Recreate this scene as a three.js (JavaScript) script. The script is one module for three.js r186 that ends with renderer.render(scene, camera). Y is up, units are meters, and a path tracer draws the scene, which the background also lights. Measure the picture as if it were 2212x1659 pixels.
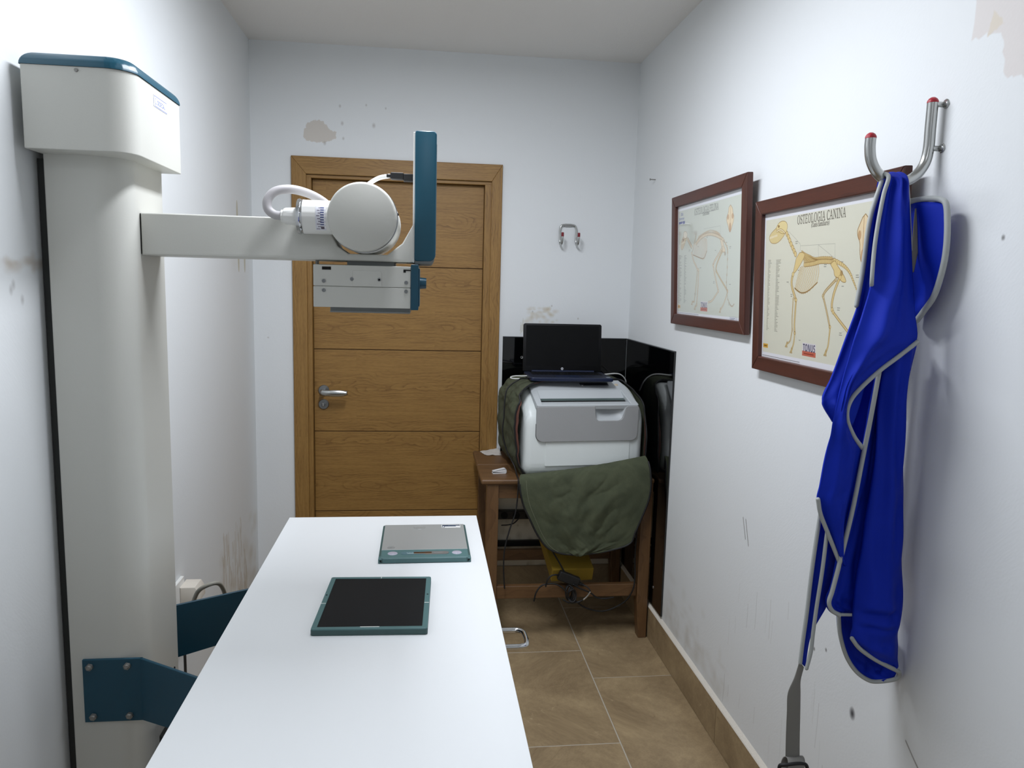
import * as THREE from 'three';
import { RoundedBoxGeometry } from 'three/addons/geometries/RoundedBoxGeometry.js';
import { mergeGeometries, mergeVertices, toCreasedNormals } from 'three/addons/utils/BufferGeometryUtils.js';
import { RectAreaLightUniformsLib } from 'three/addons/lights/RectAreaLightUniformsLib.js';
import { Brush, Evaluator, SUBTRACTION } from 'three-bvh-csg';
import { createNoise2D, createNoise3D } from 'simplex-noise';

// ---------------------------------------------------------------- camera, light, exposure
const scene = new THREE.Scene();
scene.background = new THREE.Color(0x000000);
const camera = new THREE.PerspectiveCamera(54.385, 2212 / 1659, 0.05, 30);
camera.position.set(0.8965, 1.5522, 3.6749);
camera.rotation.order = 'YXZ';
camera.rotation.set(-0.13017, -0.11923, 0.025535);
const renderer = new THREE.WebGLRenderer({ antialias: true });
renderer.toneMapping = THREE.LinearToneMapping;
renderer.toneMappingExposure = 1.0;
renderer.shadowMap.enabled = true;
RectAreaLightUniformsLib.init();
const LAMP = { x: 0.93, y: 2.585, z: 1.71, w: 0.16, l: 1.04, color: 0xf3f7ff, power: 62 };
const LAMP2 = { x: 0.93, y: 2.585, z: 3.95, w: 0.16, l: 0.6, color: 0xf3f7ff, power: 13 };
for (const q of [LAMP, LAMP2]) {
  const lampLight = new THREE.RectAreaLight(q.color, q.power, q.w, q.l);
  lampLight.position.set(q.x, q.y - 0.004, q.z); lampLight.rotation.x = -Math.PI / 2; scene.add(lampLight);
}

// ---------------------------------------------------------------- helpers
function rng(seed) { let a = seed >>> 0; return () => { a = (a + 0x6D2B79F5) | 0; let t = Math.imul(a ^ (a >>> 15), 1 | a); t = (t + Math.imul(t ^ (t >>> 7), 61 | t)) ^ t; return ((t ^ (t >>> 14)) >>> 0) / 4294967296; }; }
const R = rng(7);
const n2 = createNoise2D(rng(11)), n3 = createNoise3D(rng(12));
const V = (x, y, z) => new THREE.Vector3(x, y, z);
const used = {};
function numbered(n) { used[n] = (used[n] ?? -1) + 1; return used[n] ? `${n}_${String(used[n]).padStart(3, '0')}` : n; }
const origin = new Map();       // world origin of a root whose parts are written in world coordinates
function thing(name, label, category, pos = [0, 0, 0], opt = {}) {
  const o = new THREE.Group(); o.name = numbered(name); o.position.set(...pos);
  if (opt.rot) o.rotation.y = opt.rot;
  o.userData = { label, category }; if (opt.group) o.userData.group = opt.group;
  if (!opt.local) origin.set(o, pos);
  scene.add(o); return o;
}
function struct(name, pos = [0, 0, 0]) {
  const o = new THREE.Group(); o.name = numbered(name); o.position.set(...pos); o.userData = { kind: 'structure' };
  origin.set(o, pos); scene.add(o); return o;
}
function mesh(name, geo, mat) { const m = new THREE.Mesh(geo, mat); m.name = name; m.castShadow = m.receiveShadow = true; return m; }
function part(root, name, geo, mat, parent = root, label) {
  let top = root; while (top.parent && top.parent !== scene) top = top.parent;
  const p = origin.get(top); let g = Array.isArray(geo) ? merge(geo) : geo;
  if (p) { g = g.clone(); g.translate(-p[0], -p[1], -p[2]); }
  const m = mesh(name, g, mat); if (label) m.userData.label = label;
  parent.add(m); return m;
}
function solo(name, label, category, geo, mat, pos, group) {     // a thing that is one mesh
  const g = (Array.isArray(geo) ? merge(geo) : geo.clone()); g.translate(-pos[0], -pos[1], -pos[2]);
  const m = mesh(numbered(name), g, mat); m.position.set(...pos); m.userData = { label, category }; if (group) m.userData.group = group;
  scene.add(m); return m;
}
function plain(g) { const h = g.index ? g.toNonIndexed() : g.clone(); for (const k of Object.keys(h.attributes)) if (!['position', 'normal', 'uv'].includes(k)) h.deleteAttribute(k); if (!h.attributes.uv) h.setAttribute('uv', new THREE.Float32BufferAttribute(new Float32Array(h.attributes.position.count * 2), 2)); return h; }
function merge(l) { return l.length === 1 ? l[0] : mergeGeometries(l.map(plain)); }
// box projection: uv in metres; swap turns the grain
function boxUV(g, swap = false, off = [0, 0]) {
  const h = g.index ? g.toNonIndexed() : g; const p = h.attributes.position, n = h.attributes.normal, uv = new Float32Array(p.count * 2);
  for (let i = 0; i < p.count; i++) {
    const x = p.getX(i), y = p.getY(i), z = p.getZ(i), ax = Math.abs(n.getX(i)), ay = Math.abs(n.getY(i)), az = Math.abs(n.getZ(i));
    let a, b; if (ax >= ay && ax >= az) { a = z; b = y; } else if (ay >= az) { a = x; b = z; } else { a = x; b = y; }
    if (swap) [a, b] = [b, a];
    uv[2 * i] = a + off[0]; uv[2 * i + 1] = b + off[1];
  }
  h.setAttribute('uv', new THREE.BufferAttribute(uv, 2)); return h;
}
function bx(x0, x1, y0, y1, z0, z1, r = 0, seg = 2) {
  const w = x1 - x0, h = y1 - y0, d = z1 - z0;
  const g = r > 0 ? new RoundedBoxGeometry(w, h, d, seg, Math.min(r, w / 2.01, h / 2.01, d / 2.01)) : new THREE.BoxGeometry(w, h, d);
  g.translate((x0 + x1) / 2, (y0 + y1) / 2, (z0 + z1) / 2); return g;
}
const curve = (pts, closed = false) => new THREE.CatmullRomCurve3(pts.map((q) => V(...q)), closed, 'centripetal');
function tube(pts, r, n = 40, rad = 8, closed = false, caps = true) {
  const c = curve(pts, closed); const l = [new THREE.TubeGeometry(c, n, r, rad, closed)];
  if (caps && !closed) for (const t of [0, 1]) { const s = new THREE.SphereGeometry(r, rad, 6); const q = c.getPoint(t); s.translate(q.x, q.y, q.z); l.push(s); }
  return merge(l);
}
function cyl(c, axis, r, h, seg = 32, r2 = r) {                  // centred cylinder along an axis
  const g = new THREE.CylinderGeometry(r2, r, h, seg); if (axis === 'x') g.rotateZ(-Math.PI / 2); if (axis === 'z') g.rotateX(Math.PI / 2); g.translate(...c); return g;
}
function lathe(pts, axis, c, seg = 48) {                          // pts: [radius, along]
  const g = new THREE.LatheGeometry(pts.map((q) => new THREE.Vector2(q[0], q[1])), seg); if (axis === 'x') g.rotateZ(-Math.PI / 2); if (axis === 'z') g.rotateX(Math.PI / 2); g.translate(...c); return toCreasedNormals(g, 0.6);
}
function roundRect(x0, y0, x1, y1, r) {                           // r: one radius or [bl, br, tr, tl]
  const q = Array.isArray(r) ? r : [r, r, r, r]; const s = new THREE.Shape();
  s.moveTo(x0 + q[0], y0); s.lineTo(x1 - q[1], y0); if (q[1]) s.absarc(x1 - q[1], y0 + q[1], q[1], -Math.PI / 2, 0); s.lineTo(x1, y1 - q[2]); if (q[2]) s.absarc(x1 - q[2], y1 - q[2], q[2], 0, Math.PI / 2);
  s.lineTo(x0 + q[3], y1); if (q[3]) s.absarc(x0 + q[3], y1 - q[3], q[3], Math.PI / 2, Math.PI); s.lineTo(x0, y0 + q[0]); if (q[0]) s.absarc(x0 + q[0], y0 + q[0], q[0], Math.PI, 1.5 * Math.PI); return s;
}
function poly(pts) { return new THREE.Shape(pts.map((q) => new THREE.Vector2(q[0], q[1]))); }
function ext(shape, depth, bevel = 0, seg = 2, cs = 12) {
  return new THREE.ExtrudeGeometry(shape, { depth: depth - 2 * bevel, bevelEnabled: bevel > 0, bevelSize: bevel, bevelThickness: bevel, bevelOffset: -bevel, bevelSegments: seg, curveSegments: cs }).translate(0, 0, bevel);
}
// a cloth: two edge curves, straight between them plus folds, with a thickness
function loft(L, Rr, { nu = 24, nv = 40, th = 0.004, fold = () => [0, 0, 0], shape } = {}) {
  const cl = curve(L), cr = curve(Rr), P = [];
  for (let j = 0; j <= nv; j++) for (let i = 0; i <= nu; i++) {
    const u = i / nu, v = j / nv, a = cl.getPoint(v), b = cr.getPoint(v), w = shape ? shape(u) : u, f = fold(u, v);
    P.push(V(a.x + (b.x - a.x) * w + f[0], a.y + (b.y - a.y) * w + f[1], a.z + (b.z - a.z) * w + f[2]));
  }
  return solid(P, nu, nv, th);
}
function solid(P, nu, nv, th) {
  const id = (i, j) => j * (nu + 1) + i, N = P.map(() => V(0, 0, 0)), t1 = V(), t2 = V();
  for (let j = 0; j <= nv; j++) for (let i = 0; i <= nu; i++) {
    t1.subVectors(P[id(Math.min(i + 1, nu), j)], P[id(Math.max(i - 1, 0), j)]); t2.subVectors(P[id(i, Math.min(j + 1, nv))], P[id(i, Math.max(j - 1, 0))]);
    N[id(i, j)].crossVectors(t2, t1).normalize();
  }
  const pos = [], uv = [], idx = [], K = P.length;
  for (let s = 0; s < 2; s++) P.forEach((q, k) => { pos.push(q.x - N[k].x * th * s, q.y - N[k].y * th * s, q.z - N[k].z * th * s); uv.push((k % (nu + 1)) / nu, Math.floor(k / (nu + 1)) / nv); });
  for (let j = 0; j < nv; j++) for (let i = 0; i < nu; i++) {
    const a = id(i, j), b = id(i + 1, j), c = id(i, j + 1), d = id(i + 1, j + 1);
    idx.push(a, c, b, b, c, d, a + K, b + K, c + K, b + K, d + K, c + K);
  }
  const rim = []; for (let i = 0; i < nu; i++) rim.push(id(i, 0)); for (let j = 0; j < nv; j++) rim.push(id(nu, j)); for (let i = nu; i > 0; i--) rim.push(id(i, nv)); for (let j = nv; j > 0; j--) rim.push(id(0, j));
  rim.forEach((a, k) => { const b = rim[(k + 1) % rim.length]; idx.push(a, b, a + K, b, b + K, a + K); });
  const g = new THREE.BufferGeometry(); g.setAttribute('position', new THREE.Float32BufferAttribute(pos, 3)); g.setAttribute('uv', new THREE.Float32BufferAttribute(uv, 2)); g.setIndex(idx); g.computeVertexNormals();
  return g;
}
const S = (a, b, x) => { const t = Math.min(1, Math.max(0, (x - a) / (b - a))); return t * t * (3 - 2 * t); };
const G = (x, m, s) => Math.exp(-((x - m) * (x - m)) / (2 * s * s));

// ---------------------------------------------------------------- textures
function dtex(w, h, f, srgb = true, rep) {
  const d = new Uint8Array(w * h * 4);
  for (let y = 0; y < h; y++) for (let x = 0; x < w; x++) { const c = f(x / w, y / h); const k = 4 * (y * w + x); for (let i = 0; i < 3; i++) d[k + i] = Math.max(0, Math.min(255, Array.isArray(c) ? c[i] : c)); d[k + 3] = 255; }
  const t = new THREE.DataTexture(d, w, h, THREE.RGBAFormat); t.wrapS = t.wrapT = THREE.RepeatWrapping; t.magFilter = THREE.LinearFilter; t.minFilter = THREE.LinearMipmapLinearFilter; t.generateMipmaps = true;
  if (srgb) t.colorSpace = THREE.SRGBColorSpace; if (rep) t.repeat.set(...rep); t.needsUpdate = true; return t;
}
function ctex(w, h, draw) {
  const c = document.createElement('canvas'); c.width = w; c.height = h; draw(c.getContext('2d'), w, h);
  const t = new THREE.CanvasTexture(c); t.colorSpace = THREE.SRGBColorSpace; t.magFilter = THREE.LinearFilter; return t;
}
// noise that repeats with period 1 in u and v
const per = (u, v, f, o = 0) => { const a = 2 * Math.PI * u, b = 2 * Math.PI * v, r = f / (2 * Math.PI); return n3(Math.cos(a) * r + o, Math.sin(a) * r + Math.cos(b) * r, Math.sin(b) * r - o); };
const lerp3 = (a, b, t) => [a[0] + (b[0] - a[0]) * t, a[1] + (b[1] - a[1]) * t, a[2] + (b[2] - a[2]) * t];
// wood, grain along u: arches of growth rings, fine pores
function woodTex(w, h, light, dark, o, { rings = 9, arch = 0.5, pore = 0.35, su = 1, sv = 1 } = {}) {
  return dtex(w, h, (u, v) => {
    const warp = per(u, v, 2.2 * su, o) * arch + per(u, v, 5 * su, o + 9) * 0.16;
    const q = (v * sv) * rings + warp * rings * 0.35; const fr = q - Math.floor(q);
    let t = Math.pow(fr, 3) * 0.45 + 0.12 * n2(u * 3 + o, v * 26 * sv + o);
    t += pore * 0.6 * Math.max(0, n2(u * 26 * su + o, v * 190 * sv)) + pore * 0.35 * n2(u * 9 * su, v * 420 * sv + o);
    return lerp3(light, dark, Math.max(0, Math.min(1, t + 0.18)));
  });
}
const oakTex = dtex(1024, 512, (u, v) => {      // flat-sawn oak: two bands of arches, straight grain between
  const band = 0.5 - 0.5 * Math.cos(4 * Math.PI * v); const f = 7 * (1 - band) * (0.8 + 0.3 * per(u, v, 2.4, 3)) + 1.5 * per(u, 0.2 + v * 0.2, 3.2, 9) + 0.25 * per(u, v, 14, 15);
  const fr = f - Math.floor(f); let t = 0.62 * Math.pow(fr, 4) * S(0.0, 0.5, 1 - band) * (0.55 + 0.45 * per(u, v, 6, 33)) + 0.10 * n2(u * 3, v * 24);
  t += 0.26 * Math.max(0, n2(u * 22, v * 150)) + 0.13 * n2(u * 8, v * 330) + 0.10 * n2(u * 2.2, v * 60);
  return lerp3([158, 121, 64], [104, 72, 31], Math.max(0, Math.min(1, t + 0.2)));
});
const stainTex = woodTex(512, 512, [112, 82, 52], [82, 57, 34], 21, { rings: 5, arch: 0.3, pore: 0.4 });
const mahoTex = woodTex(512, 256, [84, 43, 31], [56, 28, 20], 41, { rings: 3, arch: 0.2, pore: 0.35 });
const rough = dtex(512, 512, (u, v) => 128 + 60 * per(u, v, 60) + 50 * per(u, v, 24, 5), false);
const weave = dtex(256, 256, (u, v) => 128 + 55 * Math.sin(u * 2 * Math.PI * 64) * Math.sin(v * 2 * Math.PI * 64) + 40 * per(u, v, 40, 3), false);
const stoneTex = (o) => dtex(1024, 1024, (u, v) => {
  const m = per(u, v, 3, o) * 0.5 + per(u, v, 8, o + 3) * 0.3 + per(u, v, 26, o + 5) * 0.26 + per(u, v, 90, o + 7) * 0.24;
  const vv = Math.abs(per(u, v, 4, o + 13) + 0.3 * per(u, v, 12, o + 17) + 0.1 * per(u, v, 50, o + 19)); const mask = S(0.3, 0.75, per(u, v, 4, o + 23));
  const vein = Math.max(0, 1 - vv * 34) * mask * (0.6 + 0.6 * per(u, v, 30, o + 41));
  let c = lerp3([163, 142, 109], [141, 121, 92], 0.5 + m); c = lerp3(c, [200, 180, 146], vein * 0.75);
  const dk = Math.max(0, 1 - Math.abs(per(u, v, 6, o + 31)) * 30) * S(0.2, 0.6, per(u, v, 3, o + 37)); return lerp3(c, [98, 76, 52], dk * 0.35);
});
function at_(t, sx, sy, ox = 0, oy = 0) { const c = t.clone(); c.repeat.set(sx, sy); c.offset.set(ox, oy); c.needsUpdate = true; return c; }
const std = (o) => new THREE.MeshStandardMaterial(o), phy = (o) => new THREE.MeshPhysicalMaterial(o);
const M = {
  oak: std({ map: at_(oakTex, 1 / 0.9, 1 / 0.45), roughness: 0.5, bumpMap: at_(oakTex, 1 / 0.9, 1 / 0.45), bumpScale: 0.0004 }),
  brown: std({ map: at_(stainTex, 1 / 0.5, 1 / 0.3), roughness: 0.42 }),
  maho: std({ map: at_(mahoTex, 1 / 0.5, 1 / 0.12), roughness: 0.4 }),
  cream: std({ color: 0xcacac3, roughness: 0.42, bumpMap: at_(rough, 8, 8), bumpScale: 0.00008 }),
  white: std({ color: 0xe6e6e2, roughness: 0.35 }),
  teal: phy({ color: 0x074a5e, roughness: 0.36, clearcoat: 0.15, clearcoatRoughness: 0.3 }),
  tealDark: std({ color: 0x064256, roughness: 0.42 }),
  grey: std({ color: 0x7d807f, roughness: 0.45, metalness: 0.3 }),
  black: std({ color: 0x0c0c0d, roughness: 0.45 }),
  rubber: std({ color: 0x101011, roughness: 0.6 }),
  hole: std({ color: 0x050505, roughness: 0.9 }),
  steel: std({ color: 0xb9bab8, roughness: 0.26, metalness: 1 }),
  chrome: std({ color: 0xd2d4d6, roughness: 0.12, metalness: 1 }),
  satin: std({ color: 0x8d8f90, roughness: 0.36, metalness: 0.9 }),
  bolt: std({ color: 0x8b8a86, roughness: 0.45, metalness: 0.6 }),
  red: std({ color: 0xa5192a, roughness: 0.4 }),
  darkred: std({ color: 0x7c0f1e, roughness: 0.45 }),
  greyCable: std({ color: 0xb5b2b4, roughness: 0.5 }),
  whiteCable: std({ color: 0xdedfdc, roughness: 0.5 }),
};
// ---------------------------------------------------------------- the room
const XL = 0.095, XR = 1.9205, H = 2.63, ZE = 4.6, TH = 0.16;
const WX = (x) => x - XL;
function blotch(g, pts, fill, jit = 2, blur = 0) {
  g.save(); if (blur) g.filter = `blur(${blur}px)`; g.fillStyle = fill; g.beginPath(); const rr = rng(pts.length * 97 + Math.round(pts[0][0]));
  const n = pts.length; for (let i = 0; i < n; i++) { const a = pts[i], b = pts[(i + 1) % n]; for (let k = 0; k < 8; k++) { const t = k / 8, x = a[0] + (b[0] - a[0]) * t + (rr() - 0.5) * jit, y = a[1] + (b[1] - a[1]) * t + (rr() - 0.5) * jit; if (i + k) g.lineTo(x, y); else g.moveTo(x, y); } }
  g.closePath(); g.fill(); g.restore();
}
function streak(g, x, y, dx, dy, w, col) { g.strokeStyle = col; g.lineWidth = w; g.lineCap = 'round'; g.beginPath(); g.moveTo(x, y); g.quadraticCurveTo(x + dx * 0.4 + w, y + dy * 0.5, x + dx, y + dy); g.stroke(); }
function smudge(g, x, y, rx, ry, col) { const q = g.createRadialGradient(0, 0, 0, 0, 0, 1); q.addColorStop(0, col); q.addColorStop(1, col.replace(/[\d.]+\)$/, '0)')); g.save(); g.translate(x, y); g.scale(rx, ry); g.fillStyle = q; g.beginPath(); g.arc(0, 0, 1, 0, 7); g.fill(); g.restore(); }
const WHITE = '#e2e5e6';
function wallMat(len, draw) {
  const pw = Math.min(2048, Math.round(len * 560)), ph = Math.round(pw * H / len);
  const map = ctex(pw, ph, (g) => { g.fillStyle = WHITE; g.fillRect(0, 0, pw, ph); const k = pw / len; draw(g, (a) => a * k, (y) => (H - y) * k, k); });
  return std({ map, roughness: 0.62, bumpMap: at_(rough, len / 0.5, H / 0.5), bumpScale: 0.0002 });
}
function wallUV(g, f) { const p = g.attributes.position, uv = g.attributes.uv; for (let i = 0; i < p.count; i++) { const q = f(p.getX(i), p.getY(i), p.getZ(i)); uv.setXY(i, q[0], q[1]); } return g; }
// back wall, with the doorway
const DL = 0.340, DR = 1.216, DT = 2.046;
const backMat = wallMat(XR - XL, (g, X, Y) => {
  const p = (l) => l.map((q) => [X(WX(q[0])), Y(q[1])]);
  blotch(g, p([[0.335, 2.205], [0.345, 2.275], [0.385, 2.292], [0.425, 2.288], [0.455, 2.25], [0.487, 2.243], [0.478, 2.215], [0.44, 2.197], [0.39, 2.192]]), '#cfc9c1', 5);
  for (const q of [[0.51, 2.283, 5], [0.515, 2.215, 4], [0.50, 2.36, 4], [0.62, 2.37, 3], [0.655, 2.28, 6], [0.71, 2.36, 3], [0.43, 2.19, 5]]) smudge(g, X(WX(q[0])), Y(q[1]), q[2], q[2] * 1.4, 'rgba(150,145,140,0.5)');
  for (let i = 0; i < 60; i++) { const x = 1.40 + R() * 0.16, y = 1.40 + (R() - 0.3) * 0.07; smudge(g, X(WX(x)), Y(y), 4 + 9 * R(), 3 + 5 * R(), 'rgba(190,176,150,0.25)'); }
  for (let i = 0; i < 9; i++) streak(g, X(WX(1.372 + R() * 0.012)), Y(1.40 - R() * 0.05), -3 + R() * 6, 14 + R() * 14, 2, 'rgba(178,168,140,0.25)');
  for (const q of [[1.525, 1.46], [1.66, 1.40], [1.43, 1.43]]) smudge(g, X(WX(q[0])), Y(q[1]), 3, 4, 'rgba(120,110,95,0.4)');
  g.fillStyle = '#dcd5c2'; g.fillRect(X(WX(1.283)), Y(0.72), X(0.7), X(0.72));        // bare plaster below the black panel
  for (let i = 0; i < 160; i++) smudge(g, X(WX(1.285 + R() * 0.6)), Y(0.7 * R()), 3 + 12 * R(), 4 + 16 * R(), `rgba(110,98,74,${0.1 + 0.25 * R()})`);
  smudge(g, X(WX(1.236)), Y(1.24), 3, 4, 'rgba(120,110,95,0.3)'); smudge(g, X(WX(0.16)), Y(1.28), 4, 3, 'rgba(150,140,130,0.4)');
});
{
  const w = struct('wall_back'); const s = poly([[XL - TH, -0.1], [XR + TH, -0.1], [XR + TH, H + TH], [XL - TH, H + TH]]);
  s.holes.push(new THREE.Path([[DL, -0.1], [DR, -0.1], [DR, DT], [DL, DT]].map((q) => new THREE.Vector2(...q))));
  const g = wallUV(ext(s, TH).translate(0, 0, -TH), (x, y) => [(x - XL) / (XR - XL), y / H]);
  part(w, 'plaster', g, backMat);
}
const rightMat = wallMat(ZE, (g, X, Y) => {
  const p = (l) => l.map((q) => [X(q[0]), Y(q[1])]);
  blotch(g, p([[2.285, 2.3], [2.30, 2.035], [2.375, 2.03], [2.39, 1.945], [2.45, 1.93], [2.50, 1.90], [2.60, 1.92], [2.62, 2.3]]), '#d9d4d1', 4);
  blotch(g, p([[2.35, 2.07], [2.38, 2.04], [2.34, 2.03]]), '#d6cdbf', 3);
  for (let i = 0; i < 26; i++) streak(g, X(1.30 + R() * 0.9), Y(0.18 + R() * 0.55), R() * 4 - 2, 16 + R() * 40, 0.6 + 0.8 * R(), `rgba(95,90,82,${0.08 + 0.18 * R()})`);
  streak(g, X(1.455), Y(0.835), 12, 28, 1.4, 'rgba(80,76,70,0.8)'); streak(g, X(1.475), Y(0.835), 14, 34, 1.4, 'rgba(80,76,70,0.8)');
  smudge(g, X(2.117), Y(0.562), 6, 8, 'rgba(40,40,44,0.95)'); streak(g, X(2.31), Y(0.617), 22, 16, 1.5, 'rgba(90,86,80,0.7)');
  for (const q of [[1.93, 0.63], [1.985, 0.655], [2.08, 0.83], [2.18, 0.76], [2.6, 1.55], [2.43, 1.66], [2.5, 1.64]]) smudge(g, X(q[0]), Y(q[1]), 2.5, 3, 'rgba(70,68,66,0.8)');
  for (let i = 0; i < 90; i++) smudge(g, X(0.6 + R() * 0.8), Y(0.17 + R() * R() * 0.25), 8 + 22 * R(), 6 + 14 * R(), 'rgba(160,150,130,0.10)');
});
const leftMat = wallMat(ZE, (g, X, Y) => {      // seen from inside, z grows to the left
  const q = (z) => X(ZE - z), p = (l) => l.map((k) => [q(k[0]), Y(k[1])]);
  blotch(g, p([[1.93, 2.13], [1.75, 2.155], [1.62, 2.168], [1.52, 2.178], [1.482, 2.15], [1.478, 2.05], [1.488, 2.05], [1.49, 2.118], [1.53, 2.138], [1.64, 2.135], [1.76, 2.13], [1.9, 2.115]]), '#e6dad2', 5);
  for (let i = 0; i < 30; i++) smudge(g, q(1.97 + R() * 0.25), Y(1.575 + (R() - 0.5) * 0.035 * R()), 6 + 12 * R(), 3 + 4 * R(), 'rgba(190,180,168,0.35)');
  for (const k of [[2.09, 1.53], [2.06, 1.50], [2.10, 1.52]]) smudge(g, q(k[0]), Y(k[1]), 4, 6, 'rgba(150,148,146,0.5)');
  for (const k of [[0.28, 1.83], [0.27, 1.64], [0.16, 1.64]]) { g.fillStyle = '#c6c1ae'; g.beginPath(); g.ellipse(q(k[0]), Y(k[1]), 6, 26, 0, 0, 7); g.fill(); }
  for (let i = 0; i < 70; i++) streak(g, q(0.25 + R() * 0.42), Y(0.10 + R() * 0.42), 3 - R() * 6, 20 + R() * 50, 3 + 5 * R(), 'rgba(150,136,105,0.16)');
  for (let i = 0; i < 60; i++) smudge(g, q(0.05 + R() * 0.65), Y(R() * 0.45), 14 + 20 * R(), 12 + 24 * R(), 'rgba(160,140,105,0.10)');
  smudge(g, q(0.35), Y(1.62), 40, 20, 'rgba(200,190,170,0.12)');
});
{
  const r = struct('wall_right', [XR, 0, 0]); part(r, 'plaster', wallUV(bx(XR, XR + TH, -0.1, H, -TH, ZE + TH), (x, y, z) => [z / ZE, y / H]), rightMat);
  const l = struct('wall_left', [XL, 0, 0]); part(l, 'plaster', wallUV(bx(XL - TH, XL, -0.1, H, -TH, ZE + TH), (x, y, z) => [1 - z / ZE, y / H]), leftMat);
  const f = struct('wall_front', [0, 0, ZE]); part(f, 'plaster', bx(XL, XR, -0.1, H, ZE, ZE + TH), std({ color: WHITE, roughness: 0.7 }));
  const c = struct('ceiling', [0, H, 0]); part(c, 'plaster', bx(XL - TH, XR + TH, H, H + TH, -TH, ZE + TH), std({ color: 0xe9e7e3, roughness: 0.85, bumpMap: at_(rough, 6, 6), bumpScale: 0.0006 }));
}
// floor: stone tiles in a running bond, each a piece of its own
const stoneA = stoneTex(3), stoneB = stoneTex(57);
const tileMats = [[stoneA, 0, 0], [stoneA, 0.37, 0.61], [stoneB, 0.13, 0.29], [stoneB, 0.71, 0.5]].map((q) => std({ map: at_(q[0], 1 / 0.9, 1 / 0.9, q[1], q[2]), roughness: 0.42, bumpMap: at_(q[0], 1 / 0.9, 1 / 0.9, q[1], q[2]), bumpScale: 0.0006 }));
{
  const f = struct('floor'); part(f, 'grout_bed', bx(XL, XR, -0.1, -0.0012, 0, ZE), std({ color: 0xb3ab9c, roughness: 0.9 }));
  const cols = [[1.5875, 1.918, 0.252], [1.257, 1.583, 0.022], [0.926, 1.2525, 0.252], [0.595, 0.9215, 0.022], [0.264, 0.5905, 0.252], [0.097, 0.260, 0.022]];
  const made = {}; let k = 0;
  for (const [x0, x1, zo] of cols) for (let r = -1; r < 7; r++) {
    const z0 = Math.max(0.004, zo + r * 0.66 + 0.0022), z1 = Math.min(ZE, zo + (r + 1) * 0.66 - 0.0022); if (z1 - z0 < 0.01) continue;
    const key = (x1 - x0).toFixed(3) + (z1 - z0).toFixed(3);
    made[key] ??= boxUV(bx(-(x1 - x0) / 2, (x1 - x0) / 2, -0.012, 0, -(z1 - z0) / 2, (z1 - z0) / 2, 0.0012, 1));
    const m = mesh(k ? `tile_${String(k).padStart(3, '0')}` : 'tile', made[key], tileMats[(k * 7 + (k >> 2)) % 4]); m.position.set((x0 + x1) / 2, (R() - 0.5) * 0.0008, (z0 + z1) / 2); k++; f.add(m);
  }
}
// tiled skirtings with a white filler bead on top
const filler = std({ color: 0xdad4c8, roughness: 0.85, bumpMap: at_(rough, 4, 4), bumpScale: 0.001 });
{
  const b = struct('baseboard_right', [XR, 0, 0]); let k = 0;
  for (let z = 0.006; z < ZE; z += 0.683) { const z1 = Math.min(z + 0.68, ZE); const m = part(b, k ? `tile_${String(k).padStart(3, '0')}` : 'tile', boxUV(bx(XR - 0.012, XR - 0.001, 0.002, 0.142, z, z1, 0.001, 1), false, [k * 0.4, k * 0.3]), tileMats[k % 4]); k++; }
  const s = poly([[0, 0.1425], [-0.0125, 0.1425], [-0.010, 0.147], [0, 0.158]]); part(b, 'filler_bead', ext(s, ZE).translate(XR, 0, 0), filler);
  const c = struct('baseboard_back', [0, 0, 0]); part(c, 'tile', boxUV(bx(1.266, XR - 0.014, 0.002, 0.124, 0.001, 0.011, 0.001, 1)), tileMats[1]); part(c, 'tile_001', boxUV(bx(XL + 0.014, 0.276, 0.002, 0.124, 0.001, 0.011, 0.001, 1)), tileMats[2]);
  const d = struct('baseboard_left', [XL, 0, 0]); for (let i = 0; i < 7; i++) part(d, i ? `tile_${String(i).padStart(3, '0')}` : 'tile', boxUV(bx(XL + 0.001, XL + 0.012, 0.002, 0.07, 0.014 + i * 0.66, Math.min(ZE, 0.67 + i * 0.66), 0.001, 1), false, [i * 0.3, 0]), tileMats[(i + 2) % 4]);
}
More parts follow.
